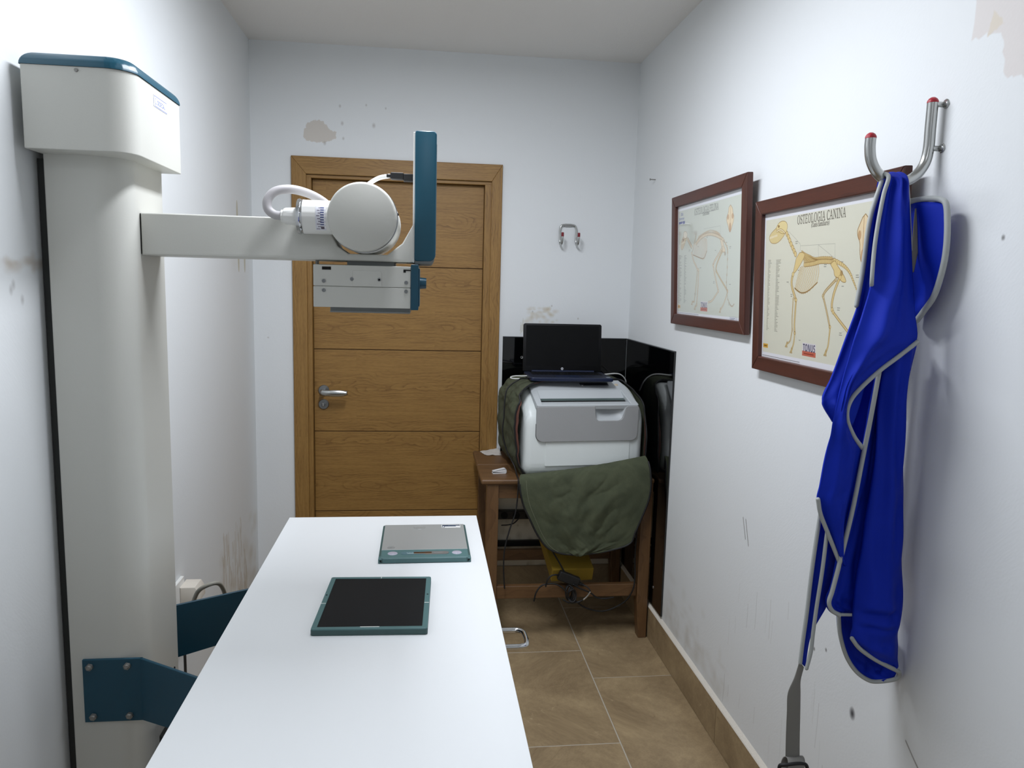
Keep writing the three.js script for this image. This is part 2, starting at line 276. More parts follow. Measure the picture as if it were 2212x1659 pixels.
// the oak door in its frame
{
  const d = struct('door_1', [0.77, 0, 0]);
  const o0 = 0.278, o1 = 1.2645, oT = 2.126, i0 = 0.345, i1 = 1.2135, iT = 2.046;
  const cas = (pts, swap, off) => boxUV(ext(poly(pts), 0.0165, 0.0025).translate(0, 0, -0.001), swap, off);
  part(d, 'casing', cas([[o0, 0], [i0, 0], [i0, iT], [o0, oT]], true, [0.1, 0.0]), M.oak);
  part(d, 'casing_001', cas([[i1, 0], [o1, 0], [o1, oT], [i1, iT]], true, [0.5, 0.37]), M.oak);
  part(d, 'casing_002', cas([[o0, oT], [i0, iT], [i1, iT], [o1, oT]], false, [0.2, 0.1]), M.oak);
  part(d, 'jamb', boxUV(bx(i0 - 0.004, 0.3665, 0, 2.036, -0.14, 0.003, 0.002, 1), true, [0.3, 0.2]), M.oak);
  part(d, 'jamb_001', boxUV(bx(1.182, i1 + 0.002, 0, 2.036, -0.14, 0.003, 0.002, 1), true, [0.8, 0.4]), M.oak);
  part(d, 'jamb_002', boxUV(bx(0.34, 1.216, 2.030, 2.0455, -0.14, 0.003, 0.002, 1), false, [0.1, 0.3]), M.oak);
  part(d, 'leaf_core', bx(0.367, 1.1815, 0.006, 2.029, -0.066, -0.036), std({ color: 0x4a3016, roughness: 0.7 }));
  for (let k = 0; k < 5; k++) part(d, k ? `panel_00${k}` : 'panel', boxUV(bx(0.3685, 1.18, 0.008 + k * 0.406 + 0.0018, Math.min(2.028, 0.008 + (k + 1) * 0.406 - 0.0018), -0.037, -0.03, 0.0012, 1), false, [[0.1, 0.62, 0.33, 0.85, 0.47][k], [0.02, 0.13, 0.31, 0.24, 0.4][k]]), M.oak);
  const h = part(d, 'door_handle', [lathe([[0, 0], [0.026, 0], [0.026, 0.005], [0.0235, 0.008], [0, 0.0085]], 'z', [0.414, 1.024, -0.03])], M.satin);
  part(d, 'neck', [cyl([0.414, 1.024, 0.0], 'z', 0.0105, 0.055, 20), new THREE.SphereGeometry(0.0105, 16, 10).translate(0.414, 1.024, 0.027)], M.chrome, h);
  const lv = loft([[0.410, 1.029, 0.031], [0.44, 1.029, 0.036], [0.48, 1.0305, 0.036], [0.515, 1.027, 0.033], [0.532, 1.021, 0.031]], [[0.410, 1.017, 0.031], [0.44, 1.011, 0.036], [0.48, 1.008, 0.036], [0.515, 1.011, 0.033], [0.532, 1.0185, 0.031]], { nu: 10, nv: 20, th: 0.009, fold: (u) => [0, 0, 0.005 * Math.sin(Math.PI * u)] });
  part(d, 'lever', lv, M.steel, h);
  const k = part(d, 'lock_rose', lathe([[0, 0], [0.025, 0], [0.025, 0.005], [0.0225, 0.008], [0, 0.0085]], 'z', [0.413, 0.955, -0.03]), M.satin);
  part(d, 'thumb_turn', [cyl([0.413, 0.955, -0.016], 'z', 0.008, 0.012, 18), bx(0.4095, 0.4165, 0.947, 0.9645, -0.012, -0.003, 0.003, 2)], M.chrome, k);
}
// the two ceiling lamps, outside the picture
for (const [q, label] of [[LAMP, 'longer white ceiling batten lamp above the table'], [LAMP2, 'shorter white ceiling batten lamp behind the camera']]) {
  const t = thing('ceiling_light', label, 'lamp', [q.x, H, q.z]);
  part(t, 'housing', bx(q.x - 0.1, q.x + 0.1, q.y + 0.004, H, q.z - q.l / 2 - 0.03, q.z + q.l / 2 + 0.03, 0.006), M.white);
  part(t, 'diffuser', bx(q.x - 0.08, q.x + 0.08, q.y - 0.002, q.y + 0.004, q.z - q.l / 2, q.z + q.l / 2), std({ color: 0xffffff, emissive: 0xeaf1ff, emissiveIntensity: 1.5 }));
  for (const s of [-1, 1]) part(t, 'end_cap', bx(q.x - 0.09, q.x + 0.09, q.y - 0.004, q.y + 0.03, q.z + s * (q.l / 2 + 0.017) - 0.013, q.z + s * (q.l / 2 + 0.017) + 0.013, 0.004), M.white);
}
// ---------------------------------------------------------------- the X-ray stand
const planExt = (pts, y0, y1, bev = 0, seg = 2) => ext(pts, y1 - y0, bev, seg, 16).rotateX(-Math.PI / 2).translate(0, y0, 0);
function planShape(x0, x1, z0, z1, r) { return roundRect(x0, -z1, x1, -z0, [0.004, r, 0.004, 0.004]); }   // r rounds the corner at +x, +z
{
  const t = thing('xray_machine', 'tall off-white X-ray column with teal cap, horizontal arm and round tube head', 'x-ray machine', [0.195, 0, 1.88]);
  part(t, 'column', planExt(planShape(0.118, 0.275, 1.765, 1.996, 0.062), 0, 1.80, 0.002), M.cream);
  part(t, 'back_rail', bx(0.0965, 0.119, 0, 1.79, 1.80, 1.974), std({ color: 0x2c2e2c, roughness: 0.6 }));
  const cv = part(t, 'top_cover', planExt(planShape(0.114, 0.317, 1.756, 2.060, 0.05), 1.797, 1.956, 0.0015), M.cream);
  const rings = []; for (let k = 0; k <= 8; k++) { const an = k / 8 * Math.PI / 2, d = 0.026 * (1 - Math.cos(an)), y = 1.9555 + 0.027 * Math.sin(an); const s = roundRect(0.112 + d, -2.062 + d, 0.319 - d, -1.754 - d, [0.004, Math.max(0.006, 0.05 - d * 0.7), 0.004, 0.004]).getPoints(14); rings.push(s.map((q) => V(q.x, y, -q.y))); }
  const capPos = [], capIdx = [], cn = rings[0].length; rings.forEach((r) => r.forEach((q) => capPos.push(q.x, q.y, q.z))); for (let k = 0; k < 8; k++) for (let i = 0; i < cn; i++) { const j = (i + 1) % cn; capIdx.push(k * cn + i, k * cn + j, (k + 1) * cn + i, k * cn + j, (k + 1) * cn + j, (k + 1) * cn + i); }
  capPos.push(0.215, 1.9825, 1.908); for (let i = 0; i < cn; i++) capIdx.push(8 * cn + i, 8 * cn + (i + 1) % cn, 9 * cn);
  const cap = new THREE.BufferGeometry(); cap.setAttribute('position', new THREE.Float32BufferAttribute(capPos, 3)); cap.setAttribute('uv', new THREE.Float32BufferAttribute(new Float32Array(capPos.length / 3 * 2), 2)); cap.setIndex(capIdx); cap.computeVertexNormals();
  part(t, 'cap', toCreasedNormals(cap, 0.7), M.teal, cv, 'teal rounded cap');
  part(t, 'screw', [lathe([[0, 0], [0.0038, 0], [0.0034, 0.0022], [0, 0.0026]], 'z', [0.218, 1.9485, 2.060], 16)], M.bolt, cv);
  const logoTex = ctex(512, 128, (g) => {
    g.fillStyle = '#e9eaee'; g.fillRect(0, 0, 512, 128); g.strokeStyle = '#3f4f9e'; g.lineWidth = 7; g.beginPath(); g.roundRect(8, 8, 496, 112, 24); g.stroke();
    g.fillStyle = '#2b3f9c'; g.font = 'bold 72px sans-serif'; g.textBaseline = 'middle'; g.fillText('SEDECAL', 128, 68, 360);
    g.fillStyle = '#6d79b4'; g.beginPath(); g.arc(72, 34, 10, 0, 7); g.fill(); g.fillRect(66, 48, 12, 40); g.fillRect(48, 92, 48, 8); g.fillRect(58, 82, 28, 8);
  });
  const lp = new THREE.BoxGeometry(0.084, 0.024, 0.0008).rotateY(Math.PI / 2).translate(0.3173, 1.9275, 1.888);
  part(t, 'badge', lp, std({ map: logoTex, roughness: 0.4 }), cv, 'white badge with blue lettering');
  part(t, 'screw', lathe([[0, 0], [0.004, 0], [0.0034, 0.002], [0, 0.0024]], 'x', [0.275, 0.568, 1.80], 16), M.hole);
  // the arm, cut out for the tube
  const arm = ext(poly([[0.277, 1.600], [0.871, 1.600], [0.871, 1.688], [0.846, 1.643], [0.812, 1.616], [0.724, 1.616], [0.700, 1.632], [0.668, 1.692], [0.277, 1.692]]), 0.128, 0.005, 3).translate(0, 0, 1.792);
  part(t, 'arm', toCreasedNormals(arm, 0.5), M.cream);
  part(t, 'arm_gap', bx(0.270, 0.2785, 1.602, 1.690, 1.795, 1.9165), M.hole);
  // tube head, its axis along the table
  const cx = 0.761, cy = 1.693;
  const th = part(t, 'tube_head', lathe([[0, 1.705], [0.062, 1.705], [0.0735, 1.716], [0.0757, 1.735], [0.0757, 1.955], [0.0745, 1.958], [0.0735, 1.96]], 'z', [cx, cy, 0], 72), M.white);
  part(t, 'front_cap', lathe([[0.0743, 1.9605], [0.0743, 1.989], [0.0737, 1.9945], [0.0718, 1.998], [0.0685, 2.0], [0, 2.0004]], 'z', [cx, cy, 0], 72), M.cream, th);
  part(t, 'seam_ring', lathe([[0.0755, 1.957], [0.0762, 1.958], [0.0762, 1.9605], [0.0745, 1.9615]], 'z', [cx, cy, 0], 72), M.satin, th);
  part(t, 'lock_screw', cyl([cx + 0.0755, cy + 0.012, 1.944], 'x', 0.003, 0.003, 12), M.hole, th);
  const tw = part(t, 'cable_tower', lathe([[0.0365, -0.062], [0.0365, 0.062], [0, 0.062]].map((q) => [q[0], q[1]]), 'x', [0.694, 1.6915, 1.9585], 48), M.white);
  part(t, 'clamp_ring', [lathe([[0.030, 0], [0.0375, 0.0005], [0.0385, 0.003], [0.0385, 0.006], [0.0372, 0.0075], [0.0345, 0.0078], [0.0345, 0.010], [0.0372, 0.0104], [0.0375, 0.0125], [0.03, 0.013]], 'x', [0.6205, 1.6915, 1.9585], 48), cyl([0.6225, 1.6915, 1.9585], 'x', 0.031, 0.003, 40)], M.chrome, tw);
  part(t, 'plug', lathe([[0, 0], [0.0125, 0], [0.0135, 0.001], [0.0135, 0.006], [0.0165, 0.0065], [0.018, 0.010], [0.0195, 0.036], [0, 0.036]], 'x', [0.5845, 1.6915, 1.9585], 40), M.white, tw);
  const lab = ctex(256, 256, (g) => { g.fillStyle = '#d9dae2'; g.fillRect(0, 0, 256, 256); g.fillStyle = '#6e6678'; for (let i = 0; i < 9; i++) g.fillRect(14 + i * 26, 20 + (i * 37) % 60, 8, 90 - (i * 53) % 50); g.fillStyle = '#4d5684'; for (let i = 0; i < 8; i++) g.fillRect(60 + i * 23, 120, 12, 90); g.fillStyle = '#574d57'; g.fillRect(16, 128, 30, 84); g.fillStyle = '#f2f2f2'; for (let i = 0; i < 6; i++) g.fillRect(30 + i * 36, 222, 20, 26); });
  const lg = new THREE.CylinderGeometry(0.0368, 0.0368, 0.022, 24, 1, true, -0.8, 1.6).rotateZ(Math.PI / 2); lg.rotateX(0.12).translate(0.673, 1.6915, 1.9585);
  part(t, 'rating_label', lg, std({ map: lab, roughness: 0.4, side: THREE.DoubleSide }), tw);
  part(t, 'tube_cable', tube([[0.588, 1.6915, 1.9585], [0.570, 1.694, 1.9585], [0.556, 1.706, 1.957], [0.555, 1.725, 1.954], [0.568, 1.743, 1.948], [0.595, 1.752, 1.935], [0.63, 1.749, 1.905], [0.662, 1.735, 1.87], [0.690, 1.71, 1.85], [0.71, 1.69, 1.85]], 0.0098, 70, 14), M.greyCable, t, 'thick grey cable looping out of the tube');
  part(t, 'tube_cable', tube([[0.71, 1.73, 1.74], [0.66, 1.737, 1.745], [0.615, 1.725, 1.76], [0.60, 1.705, 1.78], [0.604, 1.685, 1.80]], 0.0085, 40, 12), M.greyCable);
  // console on the arm end
  const pn = part(t, 'control_panel', toCreasedNormals(ext(roundRect(0.873, 1.604, 0.922, 1.896, [0.006, 0.016, 0.009, 0.005]), 0.19, 0.003, 3).translate(0, 0, 1.72), 0.5), M.teal, t, 'teal upright control panel');
  part(t, 'back_plate', bx(0.869, 0.8735, 1.600, 1.893, 1.725, 1.906, 0.001), M.white, pn);
  part(t, 'lower_lip', toCreasedNormals(ext(roundRect(0.874, 1.597, 0.919, 1.612, [0.003, 0.012, 0.002, 0.002]), 0.184, 0.002, 2).translate(0, 0, 1.723), 0.5), M.grey, pn);
  part(t, 'keypad', bx(0.9215, 0.9228, 1.63, 1.87, 1.735, 1.895, 0.0005), M.grey, pn);
  part(t, 'connector', [bx(0.816, 0.846, 1.7935, 1.8085, 1.838, 1.862, 0.002), bx(0.846, 0.869, 1.790, 1.806, 1.836, 1.864, 0.0015), bx(0.806, 0.817, 1.797, 1.805, 1.844, 1.856, 0.002)], M.rubber, t, 'black plug in the panel');
  part(t, 'signal_cable', tube([[0.745, 1.762, 1.85], [0.768, 1.783, 1.85], [0.79, 1.796, 1.85], [0.812, 1.801, 1.85]], 0.0052, 24, 10), M.white, t, 'white signal cable');
  // collimator hung under the arm
  const co = part(t, 'collimator', [bx(0.6475, 0.866, 1.4945, 1.5412, 1.765, 1.930, 0.0015, 1), bx(0.6475, 0.866, 1.5424, 1.590, 1.765, 1.930, 0.0015, 1), bx(0.650, 0.864, 1.540, 1.544, 1.768, 1.927)], M.cream);
  part(t, 'access_panel', ext(roundRect(0.735, 1.5432, 0.8, 1.5785, [0, 0.002, 0.006, 0.002]), 0.0012, 0.0004, 1).translate(0, 0, 1.9296), M.cream, co);
  for (const q of [[0.6705, 1.5535], [0.6705, 1.5325], [0.733, 1.559], [0.7945, 1.559], [0.8553, 1.5540], [0.8553, 1.5340]]) part(t, 'screw', [lathe([[0, 0], [0.0044, 0], [0.0040, 0.0022], [0.0022, 0.0026], [0.0022, 0.001], [0, 0.001]], 'z', [q[0], q[1], 1.9298], 18)], M.satin, co);
  part(t, 'slot', bx(0.667, 0.687, 1.5785, 1.5855, 1.926, 1.9304), M.hole, co);
  part(t, 'slot', ext(poly([[0.849, 1.5765], [0.8545, 1.5765], [0.8545, 1.5805], [0.8655, 1.5805], [0.8655, 1.5835], [0.849, 1.5835]]), 0.0044).translate(0, 0, 1.926), M.hole, co);
  part(t, 'end_plate', [bx(0.866, 0.8835, 1.4915, 1.5955, 1.757, 1.936, 0.0015, 1), bx(0.8835, 0.8862, 1.500, 1.587, 1.762, 1.931, 0.001, 1)], M.tealDark, co, 'teal end plate');
  part(t, 'knob', toCreasedNormals(cyl([0.8935, 1.5535, 1.90], 'x', 0.0135, 0.0155, 24, 0.012), 0.6), M.tealDark, co);
  part(t, 'accessory_rail', [bx(0.683, 0.864, 1.4835, 1.4945, 1.78, 1.915, 0.001, 1), bx(0.683, 0.864, 1.4825, 1.486, 1.775, 1.92)], M.grey, co);
  part(t, 'mounting_flange', bx(0.7195, 0.828, 1.589, 1.601, 1.80, 1.90, 0.002), M.grey, co);
  part(t, 'spacer', bx(0.6485, 0.6525, 1.589, 1.600, 1.87, 1.90), M.grey, co);
  // brackets that carry the table
  const bend = (len, y0, y1, x, z, dir) => ext(poly([[0, y0], [len, y0 + 0.02], [len, y1], [0, y1]]), 0.007, 0.001, 1).rotateY(dir).translate(x, 0, z);
  const fb = part(t, 'bracket', [bx(0.146, 0.2735, 0.551, 0.700, 1.996, 2.003, 0.001, 1), bend(0.33, 0.551, 0.700, 0.272, 1.9965, -0.565)], M.tealDark, t, 'teal front bracket');
  for (const q of [[0.162, 0.684], [0.242, 0.684], [0.165, 0.565], [0.243, 0.565]]) part(t, 'bolt', [new THREE.CylinderGeometry(0.0078, 0.0082, 0.006, 6).rotateX(Math.PI / 2).rotateZ(0.3).translate(q[0], q[1], 2.006), lathe([[0, 0], [0.006, 0], [0.004, 0.002], [0, 0.0024]], 'z', [q[0], q[1], 2.009], 16)], M.bolt, fb);
  part(t, 'bracket', [bx(0.146, 0.187, 0.551, 0.700, 1.757, 1.764, 0.001, 1), bend(0.42, 0.551, 0.700, 0.184, 1.755, 0.534)], M.tealDark, t, 'teal rear bracket');
  part(t, 'generator_box', bx(0.297, 0.46, 0, 0.5, 1.79, 1.985, 0.004), M.black, t, 'black box at the column foot');
}
// ---------------------------------------------------------------- the examination table
const TT = 0.78;
{
  const t = thing('examination_table', 'long white X-ray table top with thin black edges in front of the oak door', 'table', [0.772, 0, 1.95]);
  part(t, 'tabletop', bx(0.4645, 1.0795, TT - 0.004, TT, 1.2295, 2.64, 0.001, 1), std({ color: 0xe6e9ea, roughness: 0.36 }));
  part(t, 'edge_band', bx(0.464, 1.080, TT - 0.026, TT - 0.004, 1.229, 2.6405), M.black);
  for (const x of [0.575, 0.985]) part(t, 'rail', bx(x, x + 0.045, 0.690, TT - 0.026, 1.36, 2.5, 0.003), M.black);
  for (const z of [1.45, 2.36]) part(t, 'crossbar', bx(0.62, 0.985, 0.700, 0.75, z, z + 0.04, 0.003), M.black);
  part(t, 'handle', tube([[1.03, 0.70, 1.917], [1.115, 0.70, 1.917], [1.138, 0.70, 1.919], [1.148, 0.70, 1.929], [1.151, 0.70, 1.95], [1.151, 0.70, 1.98], [1.147, 0.70, 1.996], [1.134, 0.70, 2.003], [1.11, 0.70, 2.004], [1.03, 0.70, 2.004]], 0.0062, 80, 12), M.chrome, t, 'bent chrome handle');
}
// ---------------------------------------------------------------- two imaging cassettes
const cassTeal = std({ color: 0x4b6e6f, roughness: 0.45 });
{
  const t = thing('imaging_cassette', 'black-faced X-ray cassette in a grey-green frame, nearer to the camera on the white table', 'x-ray cassette', [0.789, TT, 1.939], { rot: -0.036, local: true });
  const w = 0.128, d = 0.149, h = 0.0155;
  const fr = ext(roundRect(-w, -d, w, d, 0.006), h - 0.002, 0.002, 2, 6).rotateX(-Math.PI / 2);
  part(t, 'back_shell', fr, std({ color: 0x34504f, roughness: 0.45 }));
  const ring = roundRect(-w + 0.0005, -d + 0.0005, w - 0.0005, d - 0.0005, 0.006); ring.holes.push(new THREE.Path(roundRect(-w + 0.0125, -d + 0.0125, w - 0.0125, d - 0.011, 0.001).getPoints()));
  part(t, 'frame', ext(ring, 0.004, 0.001, 2, 6).rotateX(-Math.PI / 2).translate(0, h - 0.004, 0), cassTeal);
  part(t, 'face', bx(-w + 0.0128, w - 0.0128, h - 0.004, h - 0.0012, -d + 0.0113, d - 0.0128), phy({ color: 0x0a0d10, roughness: 0.6, specularIntensity: 0.4 }), t, 'black face');
  const mark = std({ color: 0xd8dad6, roughness: 0.6 });
  for (const q of [[-w + 0.001, -w + 0.012, 0.012, 0.0145], [w - 0.012, w - 0.001, 0.012, 0.0145], [-0.0008, 0.0008, -d + 0.001, -d + 0.011], [-0.021, 0.021, d - 0.0115, d - 0.0085]]) part(t, 'mark', bx(q[0], q[1], h - 0.001, h + 0.0003, q[2], q[3]), mark);
  for (const s of [-1, 1]) part(t, 'screw', cyl([s * (w - 0.006), h, -0.035], 'y', 0.0022, 0.0012, 12), M.hole);
}
{
  const t = thing('imaging_cassette', 'grey-lidded X-ray cassette lying lid up at the far end of the white table', 'x-ray cassette', [0.9055, TT, 1.510], { rot: 0.004, local: true });
  const w = 0.129, d = 0.1485, h = 0.0155;
  part(t, 'back_shell', ext(roundRect(-w, -d, w, d, 0.006), h - 0.003, 0.002, 2, 6).rotateX(-Math.PI / 2), std({ color: 0x365251, roughness: 0.45 }));
  part(t, 'lid', bx(-w + 0.006, w - 0.006, h - 0.005, h, -d + 0.005, d - 0.066, 0.0012), std({ color: 0x9a9c9a, roughness: 0.42, metalness: 0.15 }), t, 'grey lid');
  const stp = part(t, 'latch_strip', [bx(-w + 0.0065, w - 0.0065, h - 0.008, h + 0.0004, d - 0.066, d - 0.001, 0.002), bx(-w + 0.012, w - 0.012, 0.001, h - 0.001, d - 0.02, d + 0.0008, 0.002)], cassTeal);
  part(t, 'display_plate', ext(roundRect(-0.068, -0.0115, 0.068, 0.0115, 0.0112), 0.0012, 0.0003, 1).rotateX(-Math.PI / 2).translate(0, h, d - 0.036), std({ map: ctex(512, 96, (g) => { g.fillStyle = '#4f7079'; g.fillRect(0, 0, 512, 96); g.fillStyle = '#6c6a68'; g.fillRect(256, 0, 256, 96); g.fillStyle = '#b9c9c8'; g.font = 'bold 24px sans-serif'; for (let i = 0; i < 4; i++) g.fillRect(62 + i * 26, 36, 18, 7); g.fillRect(70, 60, 70, 9); g.fillStyle = '#8b8f90'; g.fillRect(345, 30, 110, 5); g.fillRect(350, 44, 96, 4); g.fillRect(352, 56, 80, 4); }), roughness: 0.4 }), stp);
  { const g = stp.children[0].geometry, p = g.attributes.position, uv = g.attributes.uv; for (let i = 0; i < p.count; i++) uv.setXY(i, p.getX(i) / 0.136 + 0.5, 0.5 - (p.getZ(i) - (d - 0.036)) / 0.023); }
  part(t, 'window', [bx(-0.031, 0.019, h + 0.0006, h + 0.0016, d - 0.0425, d - 0.030)], std({ color: 0x3a2417, roughness: 0.25 }), stp);
  part(t, 'window_rim', [bx(-0.031, 0.019, h + 0.0008, h + 0.0021, d - 0.0305, d - 0.0285)], std({ color: 0x9c8a78, roughness: 0.5 }), stp);
  for (const s of [-1, 1]) { const b = part(t, 'latch_button', toCreasedNormals(lathe([[0, 0.0028], [0.009, 0.0026], [0.013, 0.0014], [0.0145, 0]], 'y', [s * 0.0905, h, d - 0.036], 32), 0.8), std({ color: 0xa9a7b4, roughness: 0.3 }), stp); b.scale.z = 1; }
  for (const s of [-1, 1]) { const c = part(t, 'corner_clip', [bx(s > 0 ? w - 0.012 : -w, s > 0 ? w : -w + 0.012, 0, h - 0.002, d - 0.022, d, 0.002)], cassTeal); part(t, 'screw', cyl([s * (w - 0.006), 0.0075, d + 0.0004], 'z', 0.0022, 0.0012, 12), M.hole, c); }
  part(t, 'finger_dimple', lathe([[0.0185, 0.0001], [0.0178, 0.0009], [0.0165, 0.0011], [0.0155, 0.0005], [0, 0.0002]], 'y', [-0.016, h, -d + 0.034], 40), std({ color: 0x969896, roughness: 0.4, metalness: 0.15 }));
  part(t, 'rivet', [lathe([[0.011, 0], [0.0105, 0.0006], [0.009, 0.0002], [0, 0.0002]], 'y', [-0.097, h, d - 0.085], 28), lathe([[0.0035, 0], [0.003, 0.001], [0, 0.0012]], 'y', [-0.097, h, d - 0.087], 16)], std({ color: 0x8d8f8e, roughness: 0.4, metalness: 0.2 }));
  const st = bx(0.054, 0.112, h - 0.0002, h + 0.0004, -d + 0.012, -d + 0.040);
  { const p = st.attributes.position, uv = st.attributes.uv; for (let i = 0; i < p.count; i++) uv.setXY(i, (p.getX(i) - 0.054) / 0.058, 1 - (p.getZ(i) + d - 0.012) / 0.028); }
  part(t, 'sticker', st, std({ map: ctex(256, 124, (g) => { g.fillStyle = '#e4e4e2'; g.fillRect(0, 0, 256, 124); g.fillStyle = '#2f3d52'; g.fillRect(6, 6, 244, 72); g.fillRect(6, 6, 34, 112); g.fillStyle = '#f0f0f0'; g.beginPath(); g.ellipse(23, 82, 9, 22, 0, 0, 7); g.fill(); g.fillStyle = '#9fb0bf'; for (let i = 0; i < 5; i++) g.fillRect(92 + i * 22, 24, 14, 10); g.fillStyle = '#c9c9c7'; g.fillRect(196, 44, 50, 34); }), roughness: 0.5 }), t, 'navy and white sticker');
}
// ---------------------------------------------------------------- wall socket adapter and cable behind the rear bracket
{
  const t = thing('socket_adapter', 'grubby white multi-socket adapter plugged in low on the left wall behind the column', 'plug adapter', [XL, 0.5, 1.2]);
  part(t, 'wall_plate', bx(XL, XL + 0.012, 0.472, 0.562, 1.165, 1.255, 0.003), M.white);
  const b = poly([[0, 0], [0.052, 0], [0.06, 0.012], [0.06, 0.04], [0.048, 0.062], [0, 0.062]]);
  part(t, 'body', toCreasedNormals(ext(b, 0.075, 0.003, 2).translate(XL + 0.012, 0.478, 1.14), 0.5), std({ color: 0xd9d2c6, roughness: 0.55 }));
  part(t, 'plug', cyl([XL + 0.05, 0.473, 1.19], 'y', 0.018, 0.03, 20), M.black);
  const c = solo('power_cable', 'beige power cable arching over the teal rear bracket beside the column', 'cable', tube([[0.145, 0.452, 1.19], [0.17, 0.50, 1.36], [0.24, 0.62, 1.52], [0.285, 0.690, 1.585], [0.318, 0.700, 1.575], [0.325, 0.66, 1.52], [0.325, 0.59, 1.487], [0.322, 0.53, 1.50], [0.325, 0.49, 1.57], [0.33, 0.47, 1.66], [0.37, 0.48, 1.74], [0.45, 0.47, 1.76]], 0.006, 110, 10), std({ color: 0x9d9a8f, roughness: 0.55 }), [0.32, 0.47, 1.57]);
  solo('power_cable', 'dark thin cable hanging straight down under the teal rear bracket', 'cable', tube([[0.245, 0.58, 1.62], [0.245, 0.45, 1.62], [0.246, 0.3, 1.62], [0.25, 0.012, 1.63]], 0.004, 30, 8), std({ color: 0x46433e, roughness: 0.6 }), [0.245, 0.01, 1.62]);
}
// ---------------------------------------------------------------- black gloss panels in the corner
const gloss = phy({ color: 0x040506, roughness: 0.06, clearcoat: 0.6, clearcoatRoughness: 0.03 });
const panelEdge = std({ color: 0x2b2e30, roughness: 0.3 });
{
  const t = thing('splash_panel', 'glossy black wall panel behind the laptop on the door wall', 'wall panel', [1.595, 0.72, 0]);
  part(t, 'sheet', bx(1.2845, 1.9115, 0.72, 1.302, 0.0005, 0.0085, 0.002, 2), gloss);
  part(t, 'top_edge', bx(1.2845, 1.9115, 1.3005, 1.3055, 0.0005, 0.0115, 0.001, 1), panelEdge);
  part(t, 'screw', lathe([[0.0035, 0.0008], [0.0055, 0.0022], [0.0062, 0.0016], [0.0064, 0]], 'z', [1.381, 1.203, 0.0085], 24), M.chrome);
}
{
  const t = thing('splash_panel', 'tall glossy black wall panel beside the scanner on the poster wall', 'wall panel', [XR, 0.165, 0.38]);
  part(t, 'sheet', bx(1.912, 1.920, 0.166, 1.302, 0.012, 0.735, 0.002, 2), gloss);
  part(t, 'top_edge', bx(1.909, 1.920, 1.3005, 1.3055, 0.012, 0.735, 0.001, 1), panelEdge);
  part(t, 'screw', lathe([[0.0035, 0.0008], [0.0055, 0.0022], [0.0062, 0.0016], [0.0064, 0]], 'x', [0, 0, 0], 24).rotateY(Math.PI).translate(1.912, 0.252, 0.62), M.chrome);
}
// ---------------------------------------------------------------- side table
{
  const t = thing('side_table', 'brown wooden side table with square legs in the corner beside the door', 'table', [1.525, 0, 0.31]);
  part(t, 'board', boxUV(bx(1.145, 1.904, 0.7115, 0.735, 0.3195, 0.595, 0.009, 4), false, [0.2, 0.05]), M.brown);
  part(t, 'board', boxUV(bx(1.145, 1.904, 0.7115, 0.735, 0.03, 0.3165, 0.009, 4), false, [0.6, 0.17]), M.brown);
  const leg = (x0, x1, z0, z1, s) => boxUV(ext(poly(s > 0 ? [[x0 + 0.014, 0], [x1, 0], [x1, 0.7115], [x0, 0.7115], [x0, 0.17]] : [[x0, 0], [x1 - 0.014, 0], [x1, 0.17], [x1, 0.7115], [x0, 0.7115]]), z1 - z0, 0.003, 2).translate(0, 0, z0), true, [x0, z0]);
  part(t, 'leg', leg(1.171, 1.222, 0.532, 0.585, -1), M.brown); part(t, 'leg', leg(1.852, 1.902, 0.532, 0.585, 1), M.brown);
  part(t, 'leg', leg(1.171, 1.222, 0.055, 0.107, -1), M.brown); part(t, 'leg', leg(1.852, 1.902, 0.055, 0.107, 1), M.brown);
  part(t, 'apron', boxUV(bx(1.222, 1.852, 0.646, 0.7115, 0.548, 0.570, 0.002, 1), false, [0.3, 0.1]), M.brown); part(t, 'apron', boxUV(bx(1.222, 1.852, 0.646, 0.7115, 0.068, 0.090, 0.002, 1), false, [0.1, 0.2]), M.brown);
  for (const x of [1.186, 1.866]) part(t, 'apron', boxUV(bx(x, x + 0.022, 0.646, 0.7115, 0.107, 0.532, 0.002, 1), false, [0.3, x]), M.brown);
  part(t, 'stretcher', boxUV(bx(1.222, 1.852, 0.193, 0.250, 0.545, 0.572, 0.003, 2), false, [0.7, 0.2]), M.brown); part(t, 'stretcher', boxUV(bx(1.222, 1.852, 0.185, 0.240, 0.068, 0.092, 0.003, 2), false, [0.35, 0.02]), M.brown);
}
